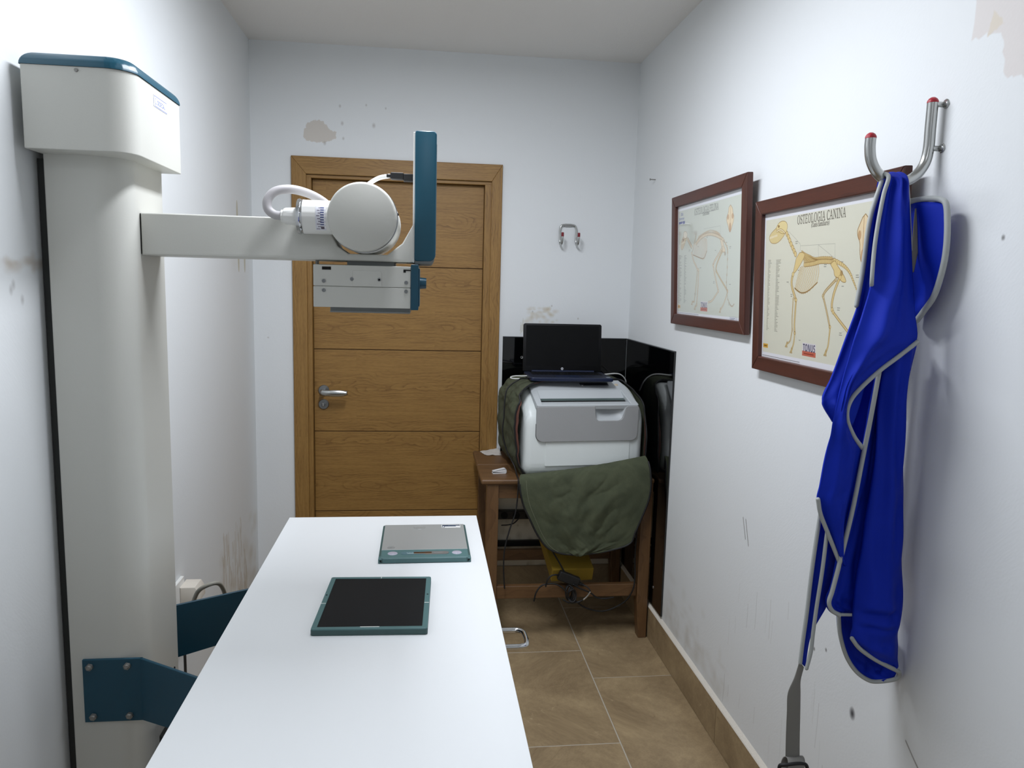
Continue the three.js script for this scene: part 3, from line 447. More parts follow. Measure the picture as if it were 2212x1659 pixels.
// ---------------------------------------------------------------- plate scanner
const PP = [1.598, 0.735, 0.545], PR = 0.096;
const shell = std({ color: 0xdfe5e3, roughness: 0.38 }), lidGrey = std({ color: 0xb9bec0, roughness: 0.42 }), frontGrey = std({ color: 0x9b9c9c, roughness: 0.45, bumpMap: at_(rough, 6, 6), bumpScale: 0.0002 });
{
  const t = thing('plate_scanner', 'bulky white plate scanner with a grey front and slot, half under a green cover', 'scanner', PP, { rot: PR, local: true });
  const pr = new THREE.Shape(); pr.moveTo(0.40, 0); pr.lineTo(0.05, 0); pr.bezierCurveTo(0.02, 0.002, 0.004, 0.03, 0.002, 0.065); pr.lineTo(0, 0.22); pr.bezierCurveTo(0.002, 0.28, 0.03, 0.302, 0.07, 0.322); pr.bezierCurveTo(0.13, 0.352, 0.17, 0.378, 0.26, 0.382); pr.lineTo(0.38, 0.382); pr.bezierCurveTo(0.395, 0.382, 0.40, 0.375, 0.40, 0.36); pr.lineTo(0.40, 0);
  const body = new THREE.ExtrudeGeometry(pr, { depth: 0.46, bevelEnabled: true, bevelSize: 0.035, bevelOffset: -0.035, bevelThickness: 0.04, bevelSegments: 8, curveSegments: 14 }).translate(0, 0, 0.0);
  body.rotateY(Math.PI / 2).translate(-0.23, 0, 0);                   // profile depth runs to -z, thickness to +x
  const cut = new Brush(mergeVertices(new THREE.BoxGeometry(0.414, 0.22, 0.20).translate(0.006, 0.352, -0.045))); cut.updateMatrixWorld();
  const bb = new Brush(plain(body)); bb.updateMatrixWorld(); const ev = new Evaluator(); ev.attributes = ['position', 'normal', 'uv']; ev.useGroups = false;
  part(t, 'body', toCreasedNormals(plain(ev.evaluate(bb, cut, SUBTRACTION).geometry), 0.55), shell);
  part(t, 'drawer_front', ext(roundRect(-0.178, 0.05, 0.205, 0.157, 0.004), 0.004, 0.0012, 2).translate(0, 0, -0.0025), shell);
  // grey front, notched for the hand scoop
  const f = new THREE.Shape(); f.moveTo(-0.190, 0.158); f.lineTo(0.206, 0.158); f.absarc(0.206, 0.188, 0.03, -Math.PI / 2, 0); f.lineTo(0.238, 0.296); f.absarc(0.230, 0.304, 0.008, 0, Math.PI / 2);
  f.lineTo(0.190, 0.312); f.bezierCurveTo(0.176, 0.312, 0.176, 0.300, 0.172, 0.280); f.bezierCurveTo(0.166, 0.252, 0.156, 0.248, 0.138, 0.248); f.lineTo(0.062, 0.248); f.bezierCurveTo(0.044, 0.248, 0.042, 0.262, 0.040, 0.280); f.lineTo(0.036, 0.312);
  f.lineTo(-0.214, 0.312); f.absarc(-0.214, 0.304, 0.008, Math.PI / 2, Math.PI); f.lineTo(-0.222, 0.19); f.absarc(-0.192, 0.188, 0.03, Math.PI, 1.5 * Math.PI);
  part(t, 'front_panel', ext(f, 0.017, 0.0025, 3, 10).translate(0, 0, -0.006), frontGrey, t, 'mid grey front panel');
  part(t, 'front_shadow_gap', ext(roundRect(-0.2235, 0.1565, 0.2395, 0.236, [0.032, 0.032, 0, 0]), 0.004, 0).translate(0, 0, -0.003), M.hole);
  // scoop: a shallow bowl behind the notch
  const P = [], nu = 20, nv = 16; for (let j = 0; j <= nv; j++) for (let i = 0; i <= nu; i++) { const u = i / nu, v = j / nv; const x = 0.034 + 0.144 * u, y = 0.244 + 0.074 * v; P.push(V(x, y, 0.006 - 0.040 * Math.pow(Math.sin(Math.PI * Math.min(1, Math.max(0, u))), 0.6) * Math.pow(Math.sin(0.5 * Math.PI * Math.min(1, v * 1.4)), 0.8))); }
  part(t, 'hand_scoop', solid(P, nu, nv, 0.003), lidGrey, t, 'pale grey hand scoop');
  // sloping lid with a recess for the slot
  const q = Math.atan2(0.078, 0.21); const lean = (g) => g.rotateX(-Math.PI / 2 + q).translate(0, 0.311, 0.008);   // shape y runs back up the slope
  const lid = new THREE.Shape(); lid.moveTo(-0.222, 0.006); lid.lineTo(-0.216, 0); lid.lineTo(0.232, 0); lid.lineTo(0.238, 0.006); lid.lineTo(0.226, 0.20); lid.lineTo(0.216, 0.232); lid.lineTo(-0.212, 0.232); lid.lineTo(-0.222, 0.20); lid.lineTo(-0.222, 0.006);
  lid.holes.push(new THREE.Path([[-0.197, 0.012], [0.204, 0.012], [0.196, 0.134], [-0.190, 0.134]].map((k) => new THREE.Vector2(...k))));
  const lidM = part(t, 'lid_frame', lean(ext(lid, 0.022, 0.0035, 3).translate(0, 0, -0.016)), lidGrey, t, 'pale grey sloping lid');
  const bar = (x0, x1, y0, y1, z0, z1, r = 0) => lean(bx(x0, x1, y0, y1, z0, z1, r));
  part(t, 'guide_slope', lean(new THREE.BoxGeometry(0.398, 0.048, 0.003).rotateX(0.30).translate(0.0035, 0.112, -0.004)), lidGrey, lidM);
  part(t, 'slot', bar(-0.190, 0.196, 0.070, 0.093, -0.0125, -0.0095), std({ color: 0x4c5a58, roughness: 0.5 }), lidM);
  part(t, 'slot_mouth', bar(-0.190, 0.196, 0.053, 0.071, -0.0145, -0.011), M.hole, lidM);
  part(t, 'front_ledge', lean(new THREE.BoxGeometry(0.398, 0.045, 0.003).rotateX(-0.27).translate(0.0035, 0.033, -0.0035)), lidGrey, lidM);
  part(t, 'display', bar(0.02, 0.155, 0.180, 0.205, 0.004, 0.007, 0.002), std({ color: 0x3b3f42, roughness: 0.3 }), lidM);
  part(t, 'start_button', lean(lathe([[0, 0.0035], [0.005, 0.0033], [0.006, 0.0022], [0.0085, 0.002], [0.0095, 0]], 'z', [0.192, 0.186, 0.0055], 28)), std({ color: 0xc9b9a0, roughness: 0.4 }), lidM);
  part(t, 'round_key', lean(lathe([[0, 0.003], [0.008, 0.0026], [0.0095, 0]], 'z', [0.030, 0.186, 0.006], 24)), M.satin, lidM);
}
// ---------------------------------------------------------------- green dust cover, thrown back from the scanner
const clothMap = dtex(512, 512, (u, v) => { const k = per(u, v, 5, 4) * 0.5 + per(u, v, 16, 8) * 0.3 + per(u, v, 70, 9) * 0.2; return lerp3([79, 84, 62], [62, 68, 49], 0.5 + k * 0.7); });
const clothM = std({ map: clothMap, roughness: 0.92, bumpMap: at_(weave, 10, 10), bumpScale: 0.0005 });
{
  const t = thing('dust_cover', 'olive green canvas dust cover draped over the scanner with its front flap hanging down', 'cover', PP, { rot: PR, local: true });
  const prof = curve([[-0.262, 0.003, 0], [-0.288, 0.05, 0], [-0.305, 0.12, 0], [-0.309, 0.21, 0], [-0.305, 0.29, 0], [-0.297, 0.335, 0], [-0.280, 0.362, 0], [-0.245, 0.385, 0], [-0.19, 0.397, 0], [-0.1, 0.3985, 0], [0.05, 0.3965, 0], [0.18, 0.396, 0], [0.245, 0.392, 0], [0.272, 0.37, 0], [0.286, 0.32, 0], [0.290, 0.2, 0], [0.288, 0.08, 0], [0.284, 0.004, 0]]);
  const fk = [[0, -0.03], [0.12, -0.015], [0.28, -0.012], [0.36, -0.045], [0.41, -0.085], [0.45, -0.125], [0.52, -0.185], [0.60, -0.225], [0.70, -0.255], [0.755, -0.24], [0.79, -0.16], [0.83, -0.06], [0.90, -0.015], [1, -0.015]];
  const front = (u) => { for (let i = 1; i < fk.length; i++) if (u <= fk[i][0]) { const s = (u - fk[i - 1][0]) / (fk[i][0] - fk[i - 1][0]); return fk[i - 1][1] + (fk[i][1] - fk[i - 1][1]) * (s * s * (3 - 2 * s) * 0.5 + s * 0.5); } return fk[fk.length - 1][1]; };
  const wr = (u, v) => 0.008 * n2(u * 8, v * 1.4 + 3) + 0.0035 * n2(u * 20, v * 3.4) + 0.0012 * n2(u * 44 + v * 6, v * 9);
  const S3 = (u, v, off = 0) => { const c = prof.getPoint(u), tn = prof.getTangent(u), nx = -tn.y, ny = tn.x; const top = S(0.36, 0.42, u) * (1 - S(0.72, 0.78, u)); const a = (off + wr(u, v)) * (1 - top * 0.9) + 0.0015 * top * n2(u * 30, v * 9); const side = u > 0.74 ? 0.25 : 1; const z = front(u) + (-0.408 - front(u)) * v; return V(c.x + nx * a * side, Math.max(0.002, c.y + ny * a * side), z); };
  const P = [], nu = 150, nv = 50; for (let j = 0; j <= nv; j++) for (let i = 0; i <= nu; i++) P.push(S3(i / nu, j / nv));
  part(t, 'canvas_shell', solid(P, nu, nv, 0.0025), clothM);
  { const bp = []; for (let i = 0; i <= 80; i++) { const q = S3(i / 80, 1); bp.push([q.x, q.y]); } part(t, 'back_panel', ext(poly(bp), 0.003).translate(0, 0, -0.4095), clothM); }
  // zip along the open edge, lining showing brown on the left
  const edge = []; for (let i = 0; i <= 60; i++) { const q = S3(i / 60, 0); edge.push([q.x, q.y + 0.0005, q.z + 0.001]); }
  part(t, 'zip', tube(edge, 0.0042, 160, 8), M.rubber, t, 'black zip edge');
  const lin = (u0, u1) => { const Q = [], n = 50; for (let j = 0; j <= 3; j++) for (let i = 0; i <= n; i++) { const u = u0 + (u1 - u0) * i / n, q = S3(u, 0), s = j / 3, c = V(0, 0.2, 0); const d = c.sub(V(q.x, q.y, 0)).normalize(); const w = 0.017 * Math.sin(Math.PI * Math.min(1, i / n * 1.0)) * (0.9 + 0.1 * n2(i * 0.1, 1)); Q.push(V(q.x + d.x * w * s * 0.8, q.y + (u > 0.4 ? 0 : d.y * w * s), q.z + w * s * (u > 0.4 ? 0.35 : 0.5))); } return solid(Q, n, 3, 0.0015); };
  part(t, 'lining', lin(0.02, 0.36), std({ color: 0x5a352a, roughness: 0.8 }), t, 'reddish brown lining strip');
  part(t, 'lining', lin(0.42, 0.62), std({ color: 0x5a352a, roughness: 0.8 }));
  part(t, 'lining', lin(0.84, 0.98), std({ color: 0x4c3128, roughness: 0.8 }));
  // the flap: out over the table edge and down
  const ci = Math.cos(PR), si = Math.sin(PR); const W2 = (q) => { const dx = q[0] - PP[0], dz = q[2] - PP[2]; return [dx * ci - dz * si, q[1] - PP[1], dx * si + dz * ci]; };
  const fl = [[1.330, 0.738, 0.530], [1.315, 0.752, 0.570], [1.306, 0.744, 0.606], [1.309, 0.69, 0.622], [1.324, 0.63, 0.624], [1.355, 0.565, 0.624], [1.388, 0.50, 0.624], [1.432, 0.443, 0.624], [1.485, 0.418, 0.624], [1.55, 0.4085, 0.624]].map(W2);
  const fr = [[1.856, 0.762, 0.515], [1.866, 0.828, 0.545], [1.874, 0.80, 0.592], [1.879, 0.72, 0.616], [1.870, 0.65, 0.622], [1.838, 0.56, 0.624], [1.815, 0.50, 0.624], [1.798, 0.458, 0.624], [1.70, 0.424, 0.624], [1.59, 0.409, 0.624]].map(W2);
  const ff = (u, v) => { const e = Math.sin(Math.PI * u); const a = e * (0.016 * G(u + 0.25 * v, 0.62, 0.12) * S(0.2, 0.5, v) + 0.012 * G(u - 0.2 * v, 0.25, 0.10) * S(0.25, 0.5, v) + 0.012 * n2(u * 3.0 + v, v * 2.8) * S(0.15, 0.4, v) + 0.004 * n2(u * 6 + v * 4, v * 6) + 0.0012 * n2(u * 16 - 9 * v, v * 13)); const sag = -0.012 * e * (1 - S(0.0, 0.3, v)) + (v > 0.85 ? 0.004 * n2(u * 9, 3) : 0); return [0, sag, Math.abs(a) * 0.9 + 0.003]; };
  part(t, 'front_flap', loft(fl, fr, { nu: 90, nv: 110, th: 0.0025, fold: ff }), clothM, t, 'hanging green front flap');
  const hem = []; const cL = curve(fl), cR = curve(fr); for (let i = 0; i <= 24; i++) { const q = cL.getPoint(0.28 + 0.72 * i / 24); hem.push([q.x, q.y, q.z + 0.003]); } for (let i = 0; i <= 24; i++) { const q = cR.getPoint(1 - 0.8 * i / 24); hem.push([q.x, q.y, q.z + 0.003]); }
  part(t, 'flap_zip', tube(hem, 0.0042, 200, 8), M.rubber);
  const seam = []; for (let i = 0; i <= 40; i++) { const s = i / 40; const v = s < 0.5 ? 0.25 + 0.7 * s * 2 * 0.9 : 0.25 + 0.7 * (1 - s) * 2 * 0.9, u = 0.045 + 0.91 * s; const a = cL.getPoint(v), b = cR.getPoint(v), f = ff(u, v); seam.push([a.x + (b.x - a.x) * u + f[0], a.y + (b.y - a.y) * u + f[1], a.z + (b.z - a.z) * u + f[2] + 0.0006]); }
  const st2 = []; for (let i = 0; i <= 30; i++) { const v = 0.25 + 0.6 * i / 30, u = 0.05, a = cL.getPoint(v), b = cR.getPoint(v), f = ff(u, v); st2.push([a.x + (b.x - a.x) * u + f[0], a.y + (b.y - a.y) * u + f[1], a.z + (b.z - a.z) * u + f[2] + 0.0004]); }
  part(t, 'stitching', tube(st2, 0.0011, 60, 5), std({ color: 0x6f735d, roughness: 0.9 }));
}
// ---------------------------------------------------------------- laptop and its leads
{
  const t = thing('laptop', 'open dark blue laptop with a blank black screen on top of the scanner', 'laptop', [1.555, 1.137, 0.31]);
  const navy = std({ color: 0x101c38, roughness: 0.38 }), blk = phy({ color: 0x08090b, roughness: 0.55, specularIntensity: 0.5 });
  part(t, 'base', toCreasedNormals(ext(roundRect(1.368, -0.432, 1.744, -0.192, [0.014, 0.014, 0.005, 0.005]), 0.017, 0.0045, 4, 8).rotateX(-Math.PI / 2).translate(0, 1.1375, 0), 0.5), navy);
  part(t, 'deck', bx(1.374, 1.738, 1.1538, 1.1550, 0.198, 0.426, 0.0005), std({ color: 0x0c1428, roughness: 0.5 }));
  const keys = []; for (let r = 0; r < 6; r++) for (let k = 0; k < 18; k++) keys.push(bx(1.392 + k * 0.0182, 1.392 + k * 0.0182 + 0.0155, 1.155, 1.1566, 0.216 + r * 0.0185, 0.216 + r * 0.0185 + (r ? 0.0155 : 0.010)));
  const km = part(t, 'keys', keys, blk); km.userData.kind = 'stuff';
  part(t, 'trackpad', bx(1.49, 1.60, 1.155, 1.1556, 0.345, 0.415), navy);
  part(t, 'sticker', bx(1.715, 1.733, 1.155, 1.1554, 0.395, 0.415), std({ color: 0x9aa3ab, roughness: 0.4 }));
  part(t, 'hinge', cyl([1.556, 1.156, 0.192], 'x', 0.0055, 0.30, 16), navy);
  const tilt = -0.09, scr = (g) => g.rotateX(tilt).translate(1.5525, 1.154, 0.190);
  part(t, 'screen_lid', scr(toCreasedNormals(ext(roundRect(-0.1885, 0.002, 0.1885, 0.2275, [0.003, 0.003, 0.010, 0.010]), 0.0065, 0.0015, 2, 8).translate(0, 0, -0.0065), 0.5)), blk);
  part(t, 'screen', scr(bx(-0.175, 0.175, 0.027, 0.2185, -0.0008, 0.0005)), phy({ color: 0x030405, roughness: 0.55, specularIntensity: 0.35 }), t, 'blank black screen');
  const lg = ctex(128, 128, (g) => { g.fillStyle = '#c9ccd2'; g.fillRect(0, 0, 128, 128); g.fillStyle = '#15181c'; g.font = 'italic bold 84px sans-serif'; g.textAlign = 'center'; g.textBaseline = 'middle'; g.fillText('hp', 62, 58); });
  const dg = new THREE.CircleGeometry(0.0062, 28); part(t, 'logo', scr(merge([dg.translate(0.0, 0.0145, 0.0013), cyl([0, 0.0145, 0.0005], 'z', 0.0062, 0.0014, 28).deleteAttribute('uv') && cyl([0, 0.0145, 0.0004], 'z', 0.0062, 0.0014, 28)])), std({ map: lg, roughness: 0.35 }), t, 'round silver logo');
  solo('usb_cable', 'short white lead looping out of the left side of the laptop', 'cable', tube([[1.371, 1.146, 0.30], [1.345, 1.145, 0.305], [1.318, 1.146, 0.31], [1.294, 1.143, 0.32], [1.290, 1.140, 0.335], [1.303, 1.1385, 0.35], [1.325, 1.1385, 0.352], [1.350, 1.139, 0.345]], 0.0028, 60, 8), M.whiteCable, [1.33, 1.14, 0.32]);
  solo('usb_cable', 'white lead arching from the right side of the laptop down behind the scanner', 'cable', tube([[1.743, 1.147, 0.225], [1.770, 1.149, 0.222], [1.80, 1.151, 0.215], [1.83, 1.147, 0.205], [1.853, 1.132, 0.195], [1.868, 1.11, 0.185], [1.874, 1.06, 0.14]], 0.003, 60, 8), M.whiteCable, [1.80, 1.14, 0.21]);
  solo('power_lead', 'thin black lead running from the laptop down the left side of the green cover', 'cable', tube([[1.372, 1.143, 0.38], [1.345, 1.146, 0.40], [1.325, 1.147, 0.415], [1.308, 1.138, 0.425], [1.285, 1.125, 0.43], [1.262, 1.10, 0.44], [1.252, 1.04, 0.45], [1.250, 0.98, 0.455], [1.245, 0.92, 0.46], [1.262, 0.84, 0.47], [1.297, 0.77, 0.50], [1.303, 0.742, 0.55], [1.303, 0.737, 0.595], [1.302, 0.70, 0.606], [1.293, 0.60, 0.612], [1.266, 0.515, 0.62], [1.248, 0.434, 0.625], [1.246, 0.351, 0.625], [1.252, 0.264, 0.625]], 0.0032, 160, 8), M.rubber, [1.28, 0.75, 0.5]);
}
// ---------------------------------------------------------------- small things on and under the side table
{
  const P = [], n = 12; for (let j = 0; j <= n; j++) for (let i = 0; i <= n; i++) { const u = i / n, v = j / n; const x = 1.178 + 0.022 * v + 0.098 * u - 0.02 * v * u, z = 0.06 + 0.078 * v - 0.08 * u * (1 - v); P.push(V(x, 0.7365 + 0.012 * Math.max(0, u - 0.4) * (1 - v) + 0.004 * Math.max(0, n2(u * 2.2, v * 2.2)), z)); }
  solo('paper_slip', 'creased white slip of paper on the back of the wooden side table', 'paper', solid(P, n, n, 0.0006), std({ color: 0xcfcbc4, roughness: 0.8 }), [1.23, 0.736, 0.08]);
  const t = thing('clip', 'small folded white plastic clip near the front edge of the wooden side table', 'clip', [1.23, 0.735, 0.48]);
  const strip = (pts) => { const s = new THREE.Shape(); const o = 0.0032; s.moveTo(pts[0][0], pts[0][1]); pts.slice(1).forEach((q) => s.lineTo(q[0], q[1])); pts.slice().reverse().forEach((q) => s.lineTo(q[0], q[1] + o)); return ext(s, 0.022, 0.0006, 1); };
  part(t, 'strip', [strip([[0, 0.0005], [0.056, 0.0005], [0.0605, 0.004], [0.0605, 0.014], [0.056, 0.0185], [0.050, 0.019], [0, 0.0085]]).rotateY(0.12).translate(1.201, 0.735, 0.475)], std({ color: 0xd8d8d8, roughness: 0.5 }));
  part(t, 'spring', bx(1.204, 1.255, 0.739, 0.744, 0.474, 0.486, 0.001), M.satin);
}
{
  const g = new RoundedBoxGeometry(0.188, 0.066, 0.49, 3, 0.004);
  g.rotateX(0.325).rotateY(0.05).translate(1.548, 0.372, 0.335);
  solo('foam_block', 'yellow foam slab leaning under the side table behind the green flap', 'foam block', g, std({ color: 0x957a1c, roughness: 0.85, bumpMap: at_(rough, 5, 5), bumpScale: 0.0008 }), [1.548, 0.28, 0.335]);
  const a = thing('power_adapter', 'black laptop power brick lying on the front stretcher of the side table', 'power adapter', [1.538, 0.25, 0.59]);
  part(a, 'brick', new RoundedBoxGeometry(0.098, 0.042, 0.03, 4, 0.006).rotateZ(-0.40).translate(1.538, 0.288, 0.590), M.rubber);
  part(a, 'strain_relief', lathe([[0.011, 0], [0.006, 0.03], [0, 0.031]], 'x', [0, 0, 0], 16).rotateZ(-0.45).translate(1.580, 0.268, 0.590), M.rubber);
  const c1 = (l, r, pts, n = 60) => solo('power_lead', l, 'cable', tube(pts, r, n, 8), M.rubber, pts[Math.floor(pts.length / 2)]);
  c1('thin black lead dropping from under the flap to the power brick', 0.0034, [[1.41, 0.50, 0.56], [1.444, 0.441, 0.585], [1.487, 0.373, 0.59], [1.516, 0.322, 0.59]]);
  c1('black lead hooked up and over from the left end of the power brick', 0.0036, [[1.497, 0.303, 0.592], [1.475, 0.312, 0.605], [1.455, 0.309, 0.61], [1.441, 0.292, 0.61], [1.434, 0.262, 0.609]]);
  c1('black lead hanging over the left of the front stretcher below the brick', 0.0036, [[1.384, 0.198, 0.61], [1.393, 0.236, 0.61], [1.414, 0.263, 0.606], [1.442, 0.271, 0.606], [1.477, 0.270, 0.606], [1.508, 0.254, 0.61], [1.527, 0.234, 0.612]]);
  const b = thing('cable_coil', 'bundled coil of black cable hanging below the power brick', 'cable coil', [1.545, 0.192, 0.61]);
  for (let k = 0; k < 5; k++) { const pts = []; for (let i = 0; i < 14; i++) { const th = i / 14 * 2 * Math.PI; pts.push([1.545 + (0.014 + 0.004 * Math.sin(k * 2)) * Math.cos(th) + 0.003 * (k - 2), 0.228 + (0.030 + 0.003 * Math.cos(k)) * Math.sin(th) - 0.002 * k, 0.607 + 0.004 * (k - 2) + 0.006 * Math.sin(2 * th + k)]); } part(b, 'turn', tube(pts, 0.0034, 60, 8, true), M.rubber); }
  c1('black lead crossing the stretcher down to the right of the coil', 0.0036, [[1.556, 0.268, 0.61], [1.585, 0.250, 0.61], [1.632, 0.229, 0.61], [1.665, 0.204, 0.608], [1.70, 0.1985, 0.606], [1.74, 0.2005, 0.60]]);
  c1('black lead ending in a light plug tip below the power brick', 0.003, [[1.60, 0.262, 0.60], [1.618, 0.256, 0.612], [1.628, 0.245, 0.62], [1.629, 0.235, 0.62]], 30);
  solo('plug_tip', 'small pale curved plug tip under the power brick', 'plug', tube([[1.629, 0.236, 0.62], [1.622, 0.224, 0.62], [1.612, 0.212, 0.62], [1.602, 0.203, 0.62]], 0.0042, 24, 10), M.steel, [1.615, 0.203, 0.62]);
  c1('short black lead curling under the front stretcher', 0.0036, [[1.604, 0.199, 0.612], [1.582, 0.188, 0.61], [1.557, 0.184, 0.61], [1.532, 0.188, 0.61], [1.514, 0.199, 0.61]], 40);
  c1('shiny black lead sweeping in a wide arc below the side table', 0.0036, [[1.548, 0.205, 0.59], [1.585, 0.168, 0.57], [1.626, 0.137, 0.56], [1.70, 0.119, 0.56], [1.764, 0.137, 0.56], [1.809, 0.178, 0.575], [1.832, 0.230, 0.585], [1.838, 0.29, 0.585], [1.835, 0.38, 0.58], [1.84, 0.55, 0.59], [1.85, 0.63, 0.60]], 120);
  const s = thing('power_strip', 'black power strip fixed to the bare wall under the side table', 'power strip', [1.45, 0.37, 0.01]);
  part(s, 'body', bx(1.272, 1.62, 0.380, 0.424, 0.0005, 0.036, 0.005), M.black);
  for (let k = 0; k < 5; k++) part(s, 'outlet', cyl([1.31 + k * 0.062, 0.402, 0.036], 'z', 0.018, 0.004, 24), M.hole);
  c1('thin dark lead sagging below the power strip on the wall', 0.003, [[1.300, 0.345, 0.02], [1.33, 0.347, 0.022], [1.36, 0.358, 0.03], [1.385, 0.385, 0.036]], 30);
  solo('cable_duct', 'black cable duct running along the wall above the skirting behind the side table', 'cable duct', bx(1.268, 1.905, 0.232, 0.262, 0.0005, 0.02, 0.002), M.black, [1.58, 0.232, 0.01]);
}
// ---------------------------------------------------------------- framed anatomy posters
const dog = {
  corner: [[35,37],[574,43],[27,454],[439,452],[45,48],[583,55]],
  mand: [[111,85],[86,94],[71,105],[70,114],[82,125],[106,128],[124,126],[143,119],[165,105],[171,98],[163,91],[142,91]],
  cran: [[111,85],[122,74],[134,69],[152,67],[170,71],[179,80],[178,91],[172,100],[158,104],[139,100],[121,94]],
  orbit: [[120,78],[129,76],[135,82],[126,86]],
  zyg: [[118,94],[133,90],[148,92],[163,101]],
  neck: [[173,100],[188,116],[203,134],[219,151],[233,166]],
  scap: [[252,159],[268,158],[281,164],[275,175],[252,196],[228,213],[219,213],[227,192],[234,173]],
  hum: [[219,216],[211,232],[215,251],[229,270],[239,285]],
  rad: [[241,285],[238,319],[235,352],[239,375]],
  uln: [[225,282],[222,319],[222,350],[225,367]],
  foot1: [[225,367],[219,386],[215,400],[197,407]],
  foot2: [[239,375],[237,398],[232,410],[225,421]],
  spine: [[279,192],[305,191],[331,189],[355,186],[384,186],[413,187],[429,185]],
  spt: [[258,158],[282,167],[304,173],[325,179],[365,178],[412,180]],
  pel: [[409,194],[417,187],[431,185],[439,197],[460,212],[481,232],[480,239],[462,237],[448,227],[429,224],[425,209]],
  tail: [[434,187],[459,195],[481,205],[497,217],[511,234],[523,250],[535,268]],
  fem1: [[454,226],[438,248],[426,272],[421,295],[424,305]],
  fem2: [[437,231],[412,246],[387,261],[379,272]],
  tib1: [[429,311],[451,326],[492,351],[515,368]],
  tib2: [[381,276],[393,298],[406,325],[416,348]],
  met2: [[418,348],[415,375],[412,398],[403,412]],
  ribt: [[255,200],[276,196],[305,195],[331,194],[354,195]],
  ribb: [[231,253],[248,261],[273,267],[305,261],[349,238]],
  sk2: [[550,84],[567,98],[570,111],[561,122],[554,130],[548,157],[545,195],[537,188],[533,165],[533,147],[522,133],[519,119],[530,104],[539,91]],
  title: [[233,72],[469,75]],
  sub: [[307,89],[396,87]],
  tonus: [[283,397],[350,396],[353,432],[285,431]],
  yel: [[50,417],[80,418],[80,429],[51,429]],
  col1: [[67,173],[90,173],[71,375]],
  col2: [[118,174],[150,174],[113,376]],
  foot: [[35,445],[285,445]],
  lines: [[189,100],[228,121],[254,137],[255,155],[254,141],[426,144],[428,180],[347,143],[350,177]],
};
const cat = {
  corner: [[34,41],[637,42],[25,461],[631,461],[44,50],[633,56]],
  cran: [[110,142],[124,138],[143,143],[150,154],[141,166],[121,168],[106,158]],
  mand: [[106,158],[92,166],[81,179],[76,198],[89,210],[103,205],[122,187],[142,169],[149,160]],
  orbit: [[97,167],[111,164],[116,174],[100,180]],
  zyg: [[97,183],[116,174],[144,169]],
  neck: [[154,170],[177,187],[200,202]],
  scap: [[247,151],[239,175],[223,205],[206,222]],
  hum: [[201,225],[216,251],[243,270],[263,287]],
  rad: [[274,289],[273,332],[267,378],[258,418]],
  uln: [[261,289],[254,332],[243,378],[233,406]],
  foot1: [[233,405],[213,408]],
  foot2: [[262,415],[245,425]],
  spine: [[240,193],[282,177],[323,168],[380,166],[426,172],[472,183],[501,193]],
  spt: [[265,167],[331,157],[379,153],[426,159],[464,170]],
  pel: [[472,188],[494,190],[506,213],[521,227],[514,235],[496,233],[488,217]],
  tail: [[501,193],[531,214],[540,236],[538,291],[534,346],[546,388],[569,409],[586,414],[602,404]],
  fem1: [[495,218],[460,241],[427,260],[414,274]],
  fem2: [[492,231],[460,258],[439,283],[443,295]],
  tib1: [[416,277],[429,306],[449,338],[466,364]],
  tib2: [[447,298],[478,321],[516,344],[545,363]],
  met1: [[466,364],[436,384],[406,401],[378,404]],
  met2: [[547,364],[529,391],[508,414],[487,427]],
  ribt: [[244,190],[274,180],[307,179],[332,179],[349,183]],
  ribb: [[215,232],[251,239],[294,247],[327,251],[354,223]],
  sk2: [[555,83],[573,93],[577,112],[586,123],[582,139],[572,151],[566,162],[555,172],[543,160],[538,146],[527,137],[524,121],[539,108],[542,90]],
  title: [[222,76],[454,75]],
  sub: [[308,89],[370,88]],
  tonus: [[299,403],[364,404],[366,438],[300,438]],
  yel: [[52,423],[79,424],[79,433],[52,434]],
  col1: [[55,229],[104,229],[56,414]],
  col2: [[118,231],[156,230],[115,414]],
  foot: [[37,447],[294,448]],
  blue: [[54,64],[123,105]],
  lines: [[322,144],[473,144],[475,177]],
  stamp: [[567,450],[622,455]],
};
const POSTW = 1416, POSTK = 2;                                      // canvas pixels: two per millimetre
